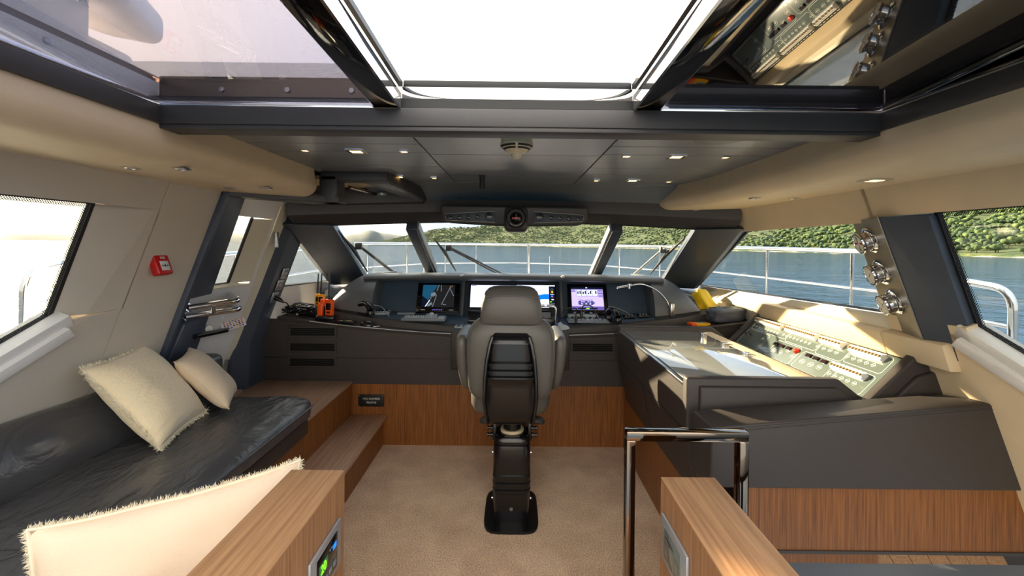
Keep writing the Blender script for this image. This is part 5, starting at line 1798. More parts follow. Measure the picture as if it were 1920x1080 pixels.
# chart of signal flags on the door
q = [atX(x, y, -1.0) for x, y in ((410, 600), (446, 588), (441, 613), (407, 621))]
pl0, pln = side(-1, 3.0, 1.0, OFF + 0.006), V((0.938, 0, 0.347)).normalized()
q = [atP(x, y, pl0, pln) for x, y in ((410, 600), (445, 589), (440, 613), (407, 620))]
y0, y1 = min(p.y for p in q), max(p.y for p in q)
z0, z1 = min(p.z for p in q), max(p.z for p in q)
R = rotm(x=(0, 1, 0), z=pln)
c = side(-1, (y0 + y1) / 2, (z0 + z1) / 2, OFF + 0.009)
t = thing('flag_chart', 'small white chart of coloured signal flags on the side door', 'chart', c, R)
wd, ht = y1 - y0, (z1 - z0) * 1.05
MB().box((0, 0, 0.0015), (wd, ht, 0.003)).build('sheet', 'white_p', t, local=True)
M['fl_b'] = pmat('flag blue', (30, 60, 160), 0.5)
P_ = Pic(wd * 0.86, ht * 0.86, 0.0032)
rr = random.Random(2)
for i in range(7):
    for j in range(6):
        ms = rr.sample(['red', 'fl_b', 'yellow_p', 'ink', 'matte_black', 'fl_b', 'red', 'yellow_p'], 2)
        u, v = i / 7, j / 6
        P_.rect(ms[0], u, v, u + 0.1, v + 0.11)
        P_.k -= 1
        if rr.random() < 0.6:
            P_.mi(ms[1]); P_.k = 2
            P_.mb.face([P_.p(u + 0.03, v + 0.03), P_.p(u + 0.07, v + 0.03), P_.p(u + 0.07, v + 0.08), P_.p(u + 0.03, v + 0.08)])
        P_.k = 0
P_.build('flags', t)
# door closer seen in the open hatch over the door
t = thing('door_closer', 'bronze door closer arm in the opening above the side door', 'door closer', atZ(680, 356, 1.985))
A, B = atZ(655, 351, 1.985), atZ(706, 365, 1.975)
MB().tube([A, B], 0.012, 12).build('arm', 'bronze', t)
MB().lathe([(0, 0), (0.035, 0), (0.035, 0.02), (0, 0.02)], atZ(716, 367, 1.965), n=24).build('wheel', 'silver', t)
# dark leather panel with an inset flap beside it
mb = MB()
mb.prism([(-0.83, 2.99, 1.998), (-0.99, 2.99, 1.998), (-0.86, 3.46, 1.96), (-0.735, 3.55, 1.952)], (0, 0, 0.012), 0.002)
struct('trim_36', mb, 'ceil')

# fire call point
c = side(-1, 2.24, 1.475, 0.0)
R = rotm(x=(0, 1, 0), z=(0.938, 0, 0.347))
t = thing('fire_call_point', 'red fire call point box on the pale wall by the dark pillar', 'fire call point', c, R)
MB().box((0, 0, 0.02), (0.092, 0.10, 0.04), None, 0.008, 3).build('box', 'red', t, local=True)
MB().box((0.002, -0.008, 0.0405), (0.052, 0.048, 0.003), None, 0.001).build('break_glass', 'white_p', t, local=True)
mb = MB()
mb.lathe([(0, 0), (0.006, 0), (0, 0.001)], (0.002, -0.008, 0.042), n=16)
for s in (-1, 1): mb.prism([(0.002 + s * 0.018, -0.003, 0.042), (0.002 + s * 0.009, -0.008, 0.042), (0.002 + s * 0.018, -0.013, 0.042)], (0, 0, 0.0008))
mb.build('arrows', 'matte_black', t, local=True)
mb = MB()
mb.text('FIRE', 0.018, Matrix.Translation((0.004, 0.032, 0.0402)))
mb.build('lettering', 'white_p', t, local=True)

# sockets on the forward left pillar
f0, f1, f2 = V((-1.595, 3.40, 1.90)), V((-1.60, 3.64, 1.90)), V((-1.968, 3.40, 0.84))
pn = (f1 - f0).cross(f2 - f0).normalized()
if pn.x < 0: pn = -pn
upv = (f0 - f2).normalized()
R = rotm(y=upv, z=pn)
for (px, py, l, k) in ((533, 512, 'grey switch plate on the forward left pillar, topmost of three', 0), (523, 534, 'grey switch plate on the forward left pillar, middle of three', 0), (513, 557, 'grey power socket with a plug in it, lowest on the forward left pillar', 1)):
    c = atP(px, py, f0 + pn * 0.001, pn)
    t = thing('power_socket' if k else 'switch_plate', l, 'socket' if k else 'switch', c, R)
    MB().box((0, 0, 0.005), (0.086, 0.086, 0.010), None, 0.003).build('frame', 'silver', t, local=True)
    MB().box((0, 0, 0.010), (0.055, 0.055, 0.005), None, 0.002).build('rocker' if not k else 'insert', 'grey_p', t, local=True)
    if k: MB().lathe([(0, 0.0126), (0.020, 0.0126), (0.020, 0.0135), (0, 0.0135)], n=20).build('socket_well', 'plastic', t, local=True)
    else: MB().box((0, 0, 0.0125), (0.028, 0.022, 0.003), None, 0.001).build('key', 'silver', t, local=True)
    if k: SOCK = c
e = SOCK + pn * 0.013
t = thing('power_plug', 'black plug and lead hanging from the lowest pillar socket', 'plug', e)
MB().tube([e, e + pn * 0.04 + V((0.0, 0, -0.004)), e + pn * 0.07 + V((0, 0, -0.014))], 0.018, 12, radii=[0.02, 0.016, 0.006]).build('plug', 'plastic', t)
q0 = e + pn * 0.065 + V((0, 0, -0.012))
tgt = V((-1.83, 3.72, zl(1.83) + 0.03))
MB().tube(bent([q0, q0.lerp(tgt, 0.5) + V((0.01, 0, 0.03)), tgt], 0.08), 0.0045, 8).build('lead', 'plastic', t)

# three round gauges on the right pillar
def gauge(label, px, py, face, kind):
    n = GAUGE_N
    o = thing(kind, label, 'gauge', atP(px, py, GP[0] + n * 0.007, n), rotm(z=n, y=V((0, 0, 1)) - n * n.z))
    MB().lathe([(0, 0), (0.062, 0), (0.062, 0.006), (0.054, 0.012), (0.048, 0.014), (0, 0.014)], n=36).build('mounting_flange', 'chrome', o, local=True)
    MB().lathe([(0, 0.012), (0.045, 0.012), (0.045, 0.040), (0.050, 0.042), (0.052, 0.050), (0.049, 0.056), (0.044, 0.056), (0.043, 0.052), (0, 0.052)], n=36).build('case', 'chrome', o, local=True)
    d = MB().lathe([(0, 0.0525), (0.043, 0.0525), (0.043, 0.0535), (0, 0.0535)], n=36).build('dial', 'dial', o, local=True)
    P_ = Pic(0.086, 0.086, 0.054)
    for a in range(12):
        an = a * PI / 6
        P_.line('matte_black', [(0.5 + 0.40 * math.cos(an), 0.5 + 0.40 * math.sin(an)), (0.5 + 0.46 * math.cos(an), 0.5 + 0.46 * math.sin(an))], 0.0022)
        P_.k = 0
    if face == 'clock':
        for a, m_ in ((0, 'red'), (PI / 2, 'green'), (PI, 'red'), (1.5 * PI, 'green')):
            P_.poly(m_, [(0.5, 0.5), (0.5 + 0.42 * math.cos(a - 0.2), 0.5 + 0.42 * math.sin(a - 0.2)), (0.5 + 0.42 * math.cos(a + 0.2), 0.5 + 0.42 * math.sin(a + 0.2))])
        P_.line('matte_black', [(0.5, 0.5), (0.24, 0.56)], 0.004).line('matte_black', [(0.5, 0.5), (0.38, 0.80)], 0.003)
    elif face == 'baro':
        P_.line('matte_black', [(0.35, 0.38), (0.72, 0.68)], 0.003)
    else:
        P_.line('matte_black', [(0.18, 0.2), (0.5, 0.5), (0.85, 0.72)], 0.0025).line('matte_black', [(0.15, 0.8), (0.8, 0.3)], 0.002)
    P_.build('hands', d)
gauge('round chrome clock with red and green sectors, topmost on the right pillar', 1633, 450, 'clock', 'wall_clock')
gauge('round chrome barometer, middle gauge on the right pillar', 1654, 510, 'baro', 'barometer')
gauge('round chrome comfort meter with crossed needles, lowest gauge on the right pillar', 1678, 566, 'hygro', 'comfort_meter')
# ================================================================== chart desk with electrical switchboard, right
DX, DY0, DY1 = 0.80, 2.09, 3.48
desk = thing('chart_desk', 'charcoal leather chart desk with a glass top on the right', 'desk', (1.3, 2.8, 0))
prof = [(DX, 1.0), (1.50, 1.0), (1.635, 0.895), (1.855, 1.115), (2.00, 1.115), (2.00, 0.42), (0.87, 0.42), (DX, 0.745)]
def ext(pr, y0, y1, bev=0.012): return MB().hexa([(x, y0, z) for x, z in pr], [(x, y1, z) for x, z in pr], bev, 3)
ext(prof, DY1 - 0.055, DY1).build('rear_cheek', 'console', desk)
ext(prof, DY0, DY0 + 0.055).build('front_cheek', 'console', desk)
core = [(DX + 0.004, 0.955), (1.49, 0.955), (1.64, 0.845), (1.86, 1.07), (2.00, 1.08), (2.00, 0.42), (0.872, 0.42), (DX + 0.004, 0.745)]
ext(core, DY0 + 0.04, DY1 - 0.04, 0.0).build('body', 'console', desk)
mb = MB()       # joint lines on the left face
mb.bb((DX + 0.001, 2.10, 0.744), (DX + 0.008, 3.46, 0.748))
mb.hexa([(DX + 0.002, 2.815, 0.745), (DX + 0.002, 2.819, 0.745), (DX + 0.0695, 2.819, 0.42), (DX + 0.0695, 2.815, 0.42)], [(DX + 0.01, 2.815, 0.745), (DX + 0.01, 2.819, 0.745), (DX + 0.08, 2.819, 0.42), (DX + 0.08, 2.815, 0.42)])
mb.build('joint', 'rubber', desk)
inner = [(DX + 0.055, 0.965), (1.485, 0.965), (1.655, 0.832), (1.845, 1.02), (1.97, 1.06), (1.97, 0.46), (0.90, 0.46), (DX + 0.055, 0.7)]
ext(inner, DY0 - 0.022, DY0 + 0.01, 0.010).build('end_panel', 'console', desk)
MB().bb((0.885, 1.98, 0.0), (1.6, 3.62, 0.43)).build('plinth', 'teak', desk)
MB().bb((DX - 0.002, DY0 + 0.05, 0.952), (DX + 0.020, DY1 - 0.05, 0.968), 0.003).build('edge_strip', 'steel', desk)
MB().bb((1.40, DY0 + 0.05, 0.955), (1.49, DY1 - 0.05, 0.966), 0.003).build('hinge_strip', 'beige', desk)
ch = MB().bb((DX + 0.03, DY0 + 0.06, 0.955), (1.40, DY1 - 0.06, 0.968), 0.002).build('glass_top', 'desk_glass', desk)
MB().bb((DX + 0.03, 2.86, 0.9678), (1.40, 2.863, 0.9684)).build('chart_fold', 'lgrey_p', ch)
for y in (3.35, 3.0, 2.72):
    mb = MB()
    mb.bb((1.375, y - 0.022, 0.966), (1.42, y + 0.022, 0.974), 0.002)
    mb.tube([(1.40, y - 0.02, 0.974), (1.40, y + 0.02, 0.974)], 0.004, 10)
    mb.build('hinge', 'chrome', desk)

# switchboard plate on the sloping face
pu = V((1, 0, 1)).normalized()
pn_ = V((-1, 0, 1)).normalized()
PR = rotm(x=(0, -1, 0), y=pu)
P0 = V((1.75, 2.785, 0.985))
pan = thing('electrical_panel', 'grey green electrical switchboard set in the sloping back of the chart desk', 'switchboard', P0, PR)
PI_ = WM[pan.name].inverted()
def pp(cx, cy):
    p = atP(1340 + cx / 5.053, 570 + cy / 5.053, P0, pn_)
    q = PI_ @ p
    return V((q.x, q.y, 0))
PW_, PH_ = 1.25, 0.272
MB().box((0, 0, -0.004), (PW_, PH_, 0.010), None, 0.002).build('plate', 'panel', pan, local=True)
MB().box((0, 0, -0.008), (PW_ + 0.02, PH_ + 0.02, 0.010), None, 0.003).build('rim', 'gloss_black', pan, local=True)
def strip2(a, b, n):
    A, B = pp(*a), pp(*b)
    y = (A.y + B.y) / 2
    x0, x1 = max(A.x, -PW_ / 2 + 0.02), min(B.x, PW_ / 2 - 0.015)
    hh = 0.040
    s_ = MB().bb((x0, y - hh / 2, 0.001), (x1, y + hh / 2, 0.006), 0.001, 1).build('breaker_strip', 'white_p', pan, local=True)
    w_ = (x1 - x0) / n
    mb = MB()
    mb.box((0, 0, 0.014), (w_ * 0.94, hh * 0.94, 0.016), None, 0.001, 1)
    mb.box((0, 0, 0.025), (w_ * 0.94, hh * 0.5, 0.010), None, 0.001, 1)
    mb.mi = 1
    mb.box((0, -0.004, 0.031), (w_ * 0.5, 0.012, 0.010), None, 0.001, 1)
    o = mb.build('breaker', ['white_p', 'yellow_toggle'], s_, local=True)
    for i in range(n):
        if i:
            o = bpy.data.objects.new('breaker', o.data)
            COL.objects.link(o)
            o.parent = s_
        o.location = (x0 + w_ * (i + 0.5), y, 0)
    return x0, x1, y
ROWS = [strip2((345, 150), (660, 225), 17), strip2((690, 245), (985, 330), 16), strip2((1015, 350), (1235, 405), 7), strip2((1300, 440), (1625, 530), 10), strip2((1125, 600), (1445, 705), 10)]
for (cx, cy) in ((585, 383), (640, 402), (705, 424), (895, 492), (965, 521), (1040, 551)):
    c = pp(cx, cy)
    m_ = MB().box((c.x, c.y, 0.004), (0.046, 0.024, 0.008), None, 0.002).build('meter', 'gloss_black', pan, local=True)
    MB().box((c.x, c.y, 0.0085), (0.036, 0.015, 0.001)).build('readout', 'scr_dim', m_, local=True) if 'scr_dim' in M else None
c = pp(780, 452)
MB().lathe([(0, 0), (0.017, 0), (0.018, 0.008), (0.013, 0.018), (0, 0.021)], c, n=24).build('stop_button', 'red_btn', pan, local=True)
for cx, cy in ((258, 258), (300, 276), (345, 292)):
    c = pp(cx, cy)
    mb = MB()
    mb.lathe([(0, 0), (0.008, 0), (0.007, 0.006), (0, 0.007)], c, n=12)
    mb.tube([c + V((0, 0, 0.005)), c + V((-0.008, 0.006, 0.028))], 0.004, 8, radii=[0.003, 0.006])
    mb.build('toggle_switch', 'matte_black', pan, local=True)
# printed outlines and legends
P_ = Pic(PW_, PH_, 0.0013)
U = lambda x: x / PW_ + 0.5
Vv = lambda y: y / PH_ + 0.5
def outline(x0, y0, x1, y1, wd=0.0022):
    k = 0.012
    pts = [(x0 + k, y0), (x1 - k, y0), (x1, y0 + k), (x1, y1 - k), (x1 - k, y1), (x0 + k, y1), (x0, y1 - k), (x0, y0 + k), (x0 + k, y0)]
    P_.line('ink', [(U(x), Vv(y)) for x, y in pts], wd)
    P_.k = 0
for (x0, x1, y), n in zip(ROWS, (17, 16, 7, 10, 10)):
    w_ = (x1 - x0) / n
    for i in range(n):
        xc = x0 + w_ * (i + 0.5)
        if i % 2 == 0:
            outline(xc - w_ * 0.7, y - 0.058, xc + w_ * 0.7, y - 0.036, 0.0012)
            P_.rect('ink', U(xc - w_ * .45), Vv(y - 0.049), U(xc + w_ * .45), Vv(y - 0.045)); P_.k = 0
    for i in range(int((x1 - x0) / 0.03)):
        P_.rect('ink', U(x0 + i * 0.03), Vv(y + 0.029), U(x0 + i * 0.03 + 0.02), Vv(y + 0.032)); P_.k = 0
for box_ in ((-0.6, 0.03, -0.18, 0.125), (-0.175, 0.02, 0.12, 0.125), (0.13, 0.01, 0.34, 0.12), (0.35, 0.02, 0.6, 0.125), (0.38, -0.125, 0.6, 0.0), (-0.6, -0.125, -0.33, 0.02), (-0.22, -0.125, 0.03, 0.01), (0.06, -0.125, 0.33, 0.0)):
    outline(*box_)
for (cx, cy) in ((460, 330), (430, 395), (560, 440), (620, 460), (700, 440), (830, 545), (910, 575), (990, 600), (740, 500)):
    c = pp(cx, cy)
    outline(c.x - 0.022, c.y - 0.014, c.x + 0.022, c.y + 0.014, 0.0014)
    P_.rect('ink', U(c.x - .012), Vv(c.y - .004), U(c.x + .012), Vv(c.y + .004)); P_.k = 0
P_.build('print', pan)

# upholstered back of the bench, aft of the chart desk
bench = thing('bench_back', 'charcoal upholstered bench back with stitched edges in front of the chart desk', 'bench', (1.3, 1.95, 0.36))
mb = MB()
a = [(0.805, 1.85, 0.622), (0.805, 1.85, 0.872), (2.06, 1.85, 0.975), (2.10, 1.87, 0.62)]
b = [(0.795, 2.02, 0.622), (0.795, 1.99, 0.888), (1.80, 2.00, 0.985), (2.06, 2.04, 0.955)]
mb.hexa([(0.805, 1.85, 0.622), (0.815, 1.85, 0.868), (2.00, 1.85, 0.982), (2.20, 1.85, 0.72), (2.20, 1.85, 0.622)],
        [(0.795, 2.066, 0.622), (0.795, 2.0, 0.884), (1.90, 2.03, 0.958), (2.20, 2.06, 0.80), (2.20, 2.066, 0.622)], 0.008, 3)
mb.build('cushion', 'console', bench)
mb = MB()
for dz in (0.0, -0.012): mb.tube([(0.815, 1.848, 0.858 + dz), (2.0, 1.848, 0.972 + dz)], 0.0016, 6)
mb.build('stitching', 'frame', bench)
MB().bb((0.955, 1.875, 0.357), (2.3, 1.95, 0.622)).build('fascia', 'teak', bench)
MB().bb((0.95, 1.87, 0.345), (2.3, 1.96, 0.357)).build('lower_edge', 'frame', bench)
# lower lobby seen under the fascia
mb = MB()
mb.bb((0.9, 2.05, -0.8), (2.6, 2.08, 0.36))
struct('trim_37', mb, 'frame')
mb = MB()
for i in range(9):
    x0 = 1.36 + i * 0.085
    mb.hexa([(x0, 2.03, 0.36), (x0 + 0.082, 2.03, 0.36), (x0 + 0.30, 2.03, 0.0), (x0 + 0.218, 2.03, 0.0)], [(x0, 2.05, 0.36), (x0 + 0.082, 2.05, 0.36), (x0 + 0.30, 2.05, 0.0), (x0 + 0.218, 2.05, 0.0)])
struct('trim_38', mb, 'oak_wall')
t = thing('side_table', 'dark grey flat table edge in the lower right corner', 'table', (1.4, 0.9, 0.3))
MB().bb((0.626, 0.35, 0.715), (1.95, 1.235, 0.75), 0.006).build('table_top', 'table_grey', t)
for x in (0.9, 1.8): MB().bb((x, 0.5, 0.0), (x + 0.06, 1.1, 0.715), 0.004).build('support', 'frame', t)
# chrome safety frame beside the stair
t = thing('safety_rail', 'tall polished rectangular safety rail by the right stair opening', 'rail', (0.62, 1.6, 0))
ch_ = [(0.428, 1.6, 0.0), (0.428, 1.6, 0.955), (0.815, 1.6, 0.955), (0.815, 1.6, 0.0)]
def flatbar(mb, p, q, wx, wy, axis): mb.bb((min(p[0], q[0]) - wx, p[1] - wy, min(p[2], q[2])), (max(p[0], q[0]) + wx, p[1] + wy, max(p[2], q[2])), 0.004)
MB().bb((0.399, 1.580, 0.0), (0.432, 1.625, 0.925), 0.004).build('post', 'bronze', t)
MB().bb((0.792, 1.580, 0.0), (0.826, 1.625, 0.925), 0.004).build('post', 'bronze', t)
MB().bb((0.399, 1.580, 0.922), (0.826, 1.625, 0.957), 0.005).build('top_bar', 'bronze', t)

# ---- oak half walls either side of the stair, each with a panel
HW = {}
for s, x0, x1, zt, l in ((-1, -0.675, -0.512, 0.905, 'oak veneered half wall beside the front cushion'), (1, 0.458, 0.622, 0.895, 'oak veneered half wall beside the polished safety rail')):
    t = thing('half_wall', l, 'half wall', ((x0 + x1) / 2, 0.85, 0))
    MB().bb((x0, 0.2, 0), (x1, 1.395, zt - 0.006)).build('wall_body', 'oak_face', t)
    MB().bb((x0 - 0.001, 0.2, zt - 0.007), (x1 + 0.001, 1.396, zt), 0.002).build('cap', 'oak_wall', t)
# climate panel on the left one
c = V((-0.512, 1.245, 0.722))
R = rotm(x=(0, 1, 0), y=(0, 0, 1))
if (R @ V((0, 0, 1))).x < 0: R = rotm(x=(0, 1, 0), z=(1, 0, 0))
t = thing('climate_panel', 'silver framed climate control with green digits on the left half wall', 'control panel', c, rotm(x=(0, 1, 0), z=(1, 0, 0)))
MB().box((0, 0, 0.005), (0.205, 0.135, 0.010), None, 0.004).build('frame', 'silver', t, local=True)
MB().box((0.0, 0, 0.0105), (0.135, 0.10, 0.004), None, 0.002).build('face', 'gloss_black', t, local=True)
P_ = Pic(0.13, 0.095, 0.0128)
M['lcd'] = emis('green display glass', (18, 84, 40), 0.35)
P_.rect('lcd', 0.05, 0.45, 0.48, 0.82)
P_.build('display', t)
mb = MB()
mb.text('20', 0.034, Matrix.Translation((-0.031, 0.0125, 0.0140)), 0.0003)
mb.build('digits', 'scr_green', t, local=True)
mb = MB()
mb.box((0.045, 0.022, 0.013), (0.022, 0.014, 0.002), None, 0.001)
mb.build('blue_key', 'scr_blue', t, local=True)
mb = MB()
for x in (-0.045, -0.015, 0.015, 0.045): mb.box((x, -0.028, 0.013), (0.018, 0.014, 0.002), None, 0.001)
for x in (0.012, 0.024): mb.box((x, 0.03, 0.013), (0.006, 0.006, 0.002), None, 0.001)
mb.build('key_row', 'grey_p', t, local=True)
# touch panel on the right one
t = thing('touch_panel', 'silver framed dark touch panel on the right half wall', 'control panel', V((0.458, 1.262, 0.742)), rotm(x=(0, -1, 0), z=(-1, 0, 0)))
MB().box((0, 0, 0.005), (0.20, 0.13, 0.010), None, 0.004).build('frame', 'silver', t, local=True)
MB().box((0, 0, 0.0105), (0.13, 0.088, 0.004), None, 0.002).build('face', 'panel', t, local=True)
P_ = Pic(0.125, 0.083, 0.0128)
for r_ in ((0.06, 0.1, 0.3, 0.6), (0.66, 0.1, 0.9, 0.6)):
    P_.line('matte_black', [(r_[0], r_[1]), (r_[2], r_[1]), (r_[2], r_[3]), (r_[0], r_[3]), (r_[0], r_[1])], 0.0015)
P_.rect('matte_black', 0.1, 0.75, 0.6, 0.79)
P_.build('symbols', t)

# ---- raised oak platform and step on the left
pl = thing('platform', 'raised oak platform in front of the left end of the console', 'platform', (-1.65, 2.9, 0))
MB().bb((-2.25, 0.3, 0.488), (-1.268, 3.64, 0.505), 0.002).build('top_boards', 'oak', pl)
MB().bb((-2.2, 0.3, 0), (-1.285, 3.62, 0.489)).build('riser', 'teak', pl)
MB().bb((-2.25, 2.93, 0.505), (-1.96, 3.30, 0.535), 0.003).build('door_sill', 'oak', pl)
t = thing('step', 'low oak step against the platform', 'step', (-1.14, 2.9, 0))
MB().bb((-1.284, 2.35, 0.222), (-0.99, 3.62, 0.243), 0.002).build('tread', 'oak', t)
MB().bb((-1.284, 2.37, 0.0), (-1.025, 3.62, 0.223)).build('riser', 'teak', t)
# engraved plate
c = atY(696, 751, 3.62)
t = thing('number_plate', 'small black plate with white lettering on the teak plinth', 'sign', V((c.x, 3.624, c.z)), rotm(x=(1, 0, 0), z=(0, -1, 0)))
MB().box((0, 0, 0.003), (0.205, 0.095, 0.006), None, 0.001).build('plate', 'matte_black', t, local=True)
mb = MB()
mb.text('IMO NUMBER', 0.0225, Matrix.Translation((0.002, 0.014, 0.0062)))
mb.text('9662746', 0.0225, Matrix.Translation((0.002, -0.015, 0.0062)))
mb.build('lettering', 'ink', t, local=True)
mb = MB()
for x in (-0.093, 0.093):
    for y in (-0.038, 0.038): mb.lathe([(0, 0.006), (0.004, 0.006), (0.003, 0.008), (0, 0.008)], (x, y, 0), n=10)
mb.build('screw', 'steel', t, local=True)

# ================================================================== helm chair
chair = thing('helm_chair', 'grey leather helm chair with headrest on a black pedestal, seen from behind', 'chair', (0, 2.7, 0))
def rr_ring(cx, cy, z, hx, hy, e=4.0, n=36):
    o = []
    for i in range(n):
        a = 2 * PI * i / n
        c, s = math.cos(a), math.sin(a)
        o.append((cx + hx * math.copysign(abs(c) ** (2 / e), c), cy + hy * math.copysign(abs(s) ** (2 / e), s), z))
    return o
BX = -0.012
back = [(0.708, 0.09, 2.62, 0.03), (0.716, 0.15, 2.62, 0.045), (0.735, 0.203, 2.615, 0.062), (0.765, 0.230, 2.61, 0.072), (0.80, 0.240, 2.605, 0.078), (0.87, 0.247, 2.60, 0.080), (0.95, 0.252, 2.595, 0.080), (1.03, 0.253, 2.59, 0.078), (1.08, 0.250, 2.588, 0.076), (1.12, 0.240, 2.588, 0.072), (1.15, 0.222, 2.59, 0.066), (1.175, 0.196, 2.592, 0.055), (1.19, 0.165, 2.594, 0.035), (1.195, 0.12, 2.595, 0.015)]
MB().loft([rr_ring(BX, y, z, hx, hy, 3.6) for z, hx, y, hy in back]).build('backrest', 'chair', chair, smooth=60)
mb = MB()     # piping seam on the back
pts = []
for z, hx, y, hy in back[2:12]: pts.append((BX - hx * 0.93, y - hy * 0.72, z))
mb.tube(pts, 0.003, 6)
mb.build('piping', 'chair', chair)
MB().tube([(2 * BX - x, y, z) for x, y, z in pts], 0.003, 6).build('piping', 'chair', chair)
head = [(1.150, 0.15, 2.575, 0.03), (1.154, 0.170, 2.575, 0.05), (1.17, 0.178, 2.573, 0.058), (1.22, 0.174, 2.57, 0.062), (1.27, 0.167, 2.57, 0.062), (1.31, 0.158, 2.575, 0.060), (1.338, 0.147, 2.582, 0.055), (1.356, 0.130, 2.59, 0.045), (1.366, 0.105, 2.597, 0.03), (1.370, 0.07, 2.60, 0.012)]
MB().loft([rr_ring(BX, y, z, hx, hy, 3.8) for z, hx, y, hy in head]).build('headrest', 'chair', chair, smooth=60)
mb = MB()
mb.tube([(BX + x, 2.514 - 0.002 * 0, 1.312 + 0.010 * (1 - (x / 0.145) ** 2)) for x in [-0.145 + 0.29 * i / 14 for i in range(15)]], 0.003, 6)
mb.build('headrest_seam', 'chair', chair)
for s in (-1, 1):
    arm = [(0.74, 0.018, 0.08), (0.76, 0.028, 0.12), (0.82, 0.036, 0.16), (0.90, 0.042, 0.19), (0.98, 0.045, 0.205), (1.03, 0.045, 0.21), (1.06, 0.040, 0.205), (1.075, 0.028, 0.19), (1.08, 0.012, 0.17)]
    MB().loft([rr_ring(BX + s * (0.262 + 0.022 * min(1, (z - 0.74) / 0.2)), 2.80, z, hx, hy, 3.2, 28) for z, hx, hy in arm]).build('armrest', 'chair', chair, smooth=60)
seat = [(0.615, 0.19, 0.20), (0.62, 0.22, 0.235), (0.66, 0.238, 0.255), (0.74, 0.24, 0.258), (0.765, 0.232, 0.25), (0.78, 0.20, 0.22)]
MB().loft([rr_ring(BX, 2.86, z, hx, hy, 4.5) for z, hx, hy in seat]).build('seat', 'chair', chair, smooth=60)
sh = [(0.605, 0.112, 2.56, 0.035), (0.62, 0.128, 2.545, 0.05), (0.68, 0.141, 2.53, 0.055), (0.745, 0.145, 2.52, 0.056), (0.820, 0.143, 2.515, 0.056), (0.868, 0.139, 2.512, 0.056), (0.876, 0.138, 2.507, 0.06), (0.886, 0.138, 2.507, 0.06), (0.890, 0.133, 2.52, 0.05), (0.902, 0.132, 2.52, 0.05), (0.906, 0.135, 2.508, 0.06), (0.920, 0.134, 2.508, 0.06), (0.925, 0.129, 2.522, 0.05), (0.942, 0.128, 2.522, 0.05), (0.947, 0.131, 2.51, 0.06), (0.960, 0.130, 2.51, 0.06), (0.966, 0.122, 2.528, 0.045), (1.02, 0.117, 2.528, 0.045), (1.058, 0.109, 2.528, 0.045), (1.064, 0.114, 2.515, 0.055), (1.080, 0.111, 2.516, 0.053), (1.10, 0.104, 2.525, 0.045), (1.115, 0.09, 2.535, 0.03)]
MB().loft([rr_ring(BX, y, z, hx, hy, 5.5) for z, hx, y, hy in sh]).build('back_shell', 'plastic', chair, smooth=45)
for s in (-1, 1):
    MB().loft([rr_ring(BX + s * w_, y - 0.01, z, 0.012, 0.052, 3, 14) for z, w_, y in ((0.62, 0.125, 2.545), (0.75, 0.142, 2.52), (0.87, 0.139, 2.512), (0.97, 0.130, 2.515), (1.06, 0.113, 2.52), (1.10, 0.10, 2.53))]).build('shell_rib', 'plastic', chair, smooth=50)
MB().bb((-0.11, 2.57, 0.596), (0.10, 2.75, 0.622), 0.008).build('underside_flap', 'chair', chair)
ped = [(0.004, 0.098, 0.110), (0.012, 0.101, 0.113), (0.10, 0.105, 0.116), (0.17, 0.108, 0.118)]
prof_ = [(0.004, .098, .108), (0.02, .101, .112), (0.10, .105, .116), (0.175, .108, .119), (0.181, .111, .125), (0.196, .111, .125), (0.201, .107, .117), (0.214, .107, .117), (0.219, .111, .125), (0.236, .111, .125), (0.241, .107, .117), (0.256, .107, .117), (0.261, .111, .125), (0.280, .111, .125), (0.286, .108, .119), (0.36, .109, .120), (0.425, .108, .119), (0.447, .104, .115), (0.450, .096, .106), (0.462, .096, .106), (0.466, .100, .110), (0.482, .098, .108), (0.492, .088, .098), (0.495, .05, .05)]
PYC = 2.72
MB().loft([rr_ring(0.0, PYC, z, hx, hy, 6) for z, hx, hy in prof_]).build('pedestal', 'plastic', chair, smooth=40)
MB().lathe([(0, 0.49), (0.052, 0.49), (0.052, 0.61), (0, 0.61)], (0, PYC, 0), n=32).build('column', 'plastic', chair)
MB().lathe([(0.050, 0.494), (0.068, 0.494), (0.070, 0.502), (0.068, 0.510), (0.050, 0.510), (0.050, 0.494)], (0, PYC, 0), n=36).build('collar_ring', 'ivory', chair)
MB().loft([rr_ring(0, 2.74, z, hx, hy, 5) for z, hx, hy in ((0.0, 0.158, 0.225), (0.010, 0.158, 0.225), (0.013, 0.154, 0.221))]).build('base_plate', 'plastic', chair, smooth=30)
fr = bent([(-0.09, 2.80, 0.525), (-0.185, 2.79, 0.52), (-0.185, 3.16, 0.40), (0.185, 3.16, 0.40), (0.185, 2.79, 0.52), (0.09, 2.80, 0.525)], 0.07)
MB().tube(fr, 0.019, 12).build('footrest', 'frame', chair)
for s in (-1, 1):
    MB().bb((s * 0.105 - 0.012, 2.68, 0.45), (s * 0.105 + 0.012, 2.80, 0.55), 0.003).build('bracket', 'plastic', chair)
    for z, y in ((0.525, 2.68), (0.485, 2.68)):
        MB().lathe([(0, 0), (0.014, 0), (0.014, 0.01), (0.009, 0.012), (0.009, 0.02), (0.014, 0.022), (0.014, 0.03), (0, 0.03)], (s * 0.115, y, z), Matrix.Rotation(s * PI / 2, 3, 'Y'), 16).build('clamp_knob', 'plastic', chair)
    for z in (0.40, 0.135):
        MB().lathe([(0, 0), (0.008, 0), (0.008, 0.008), (0, 0.009)], (s * 0.107, 2.64, z), Matrix.Rotation(s * PI / 2, 3, 'Y'), 12).build('bolt', 'steel', chair)
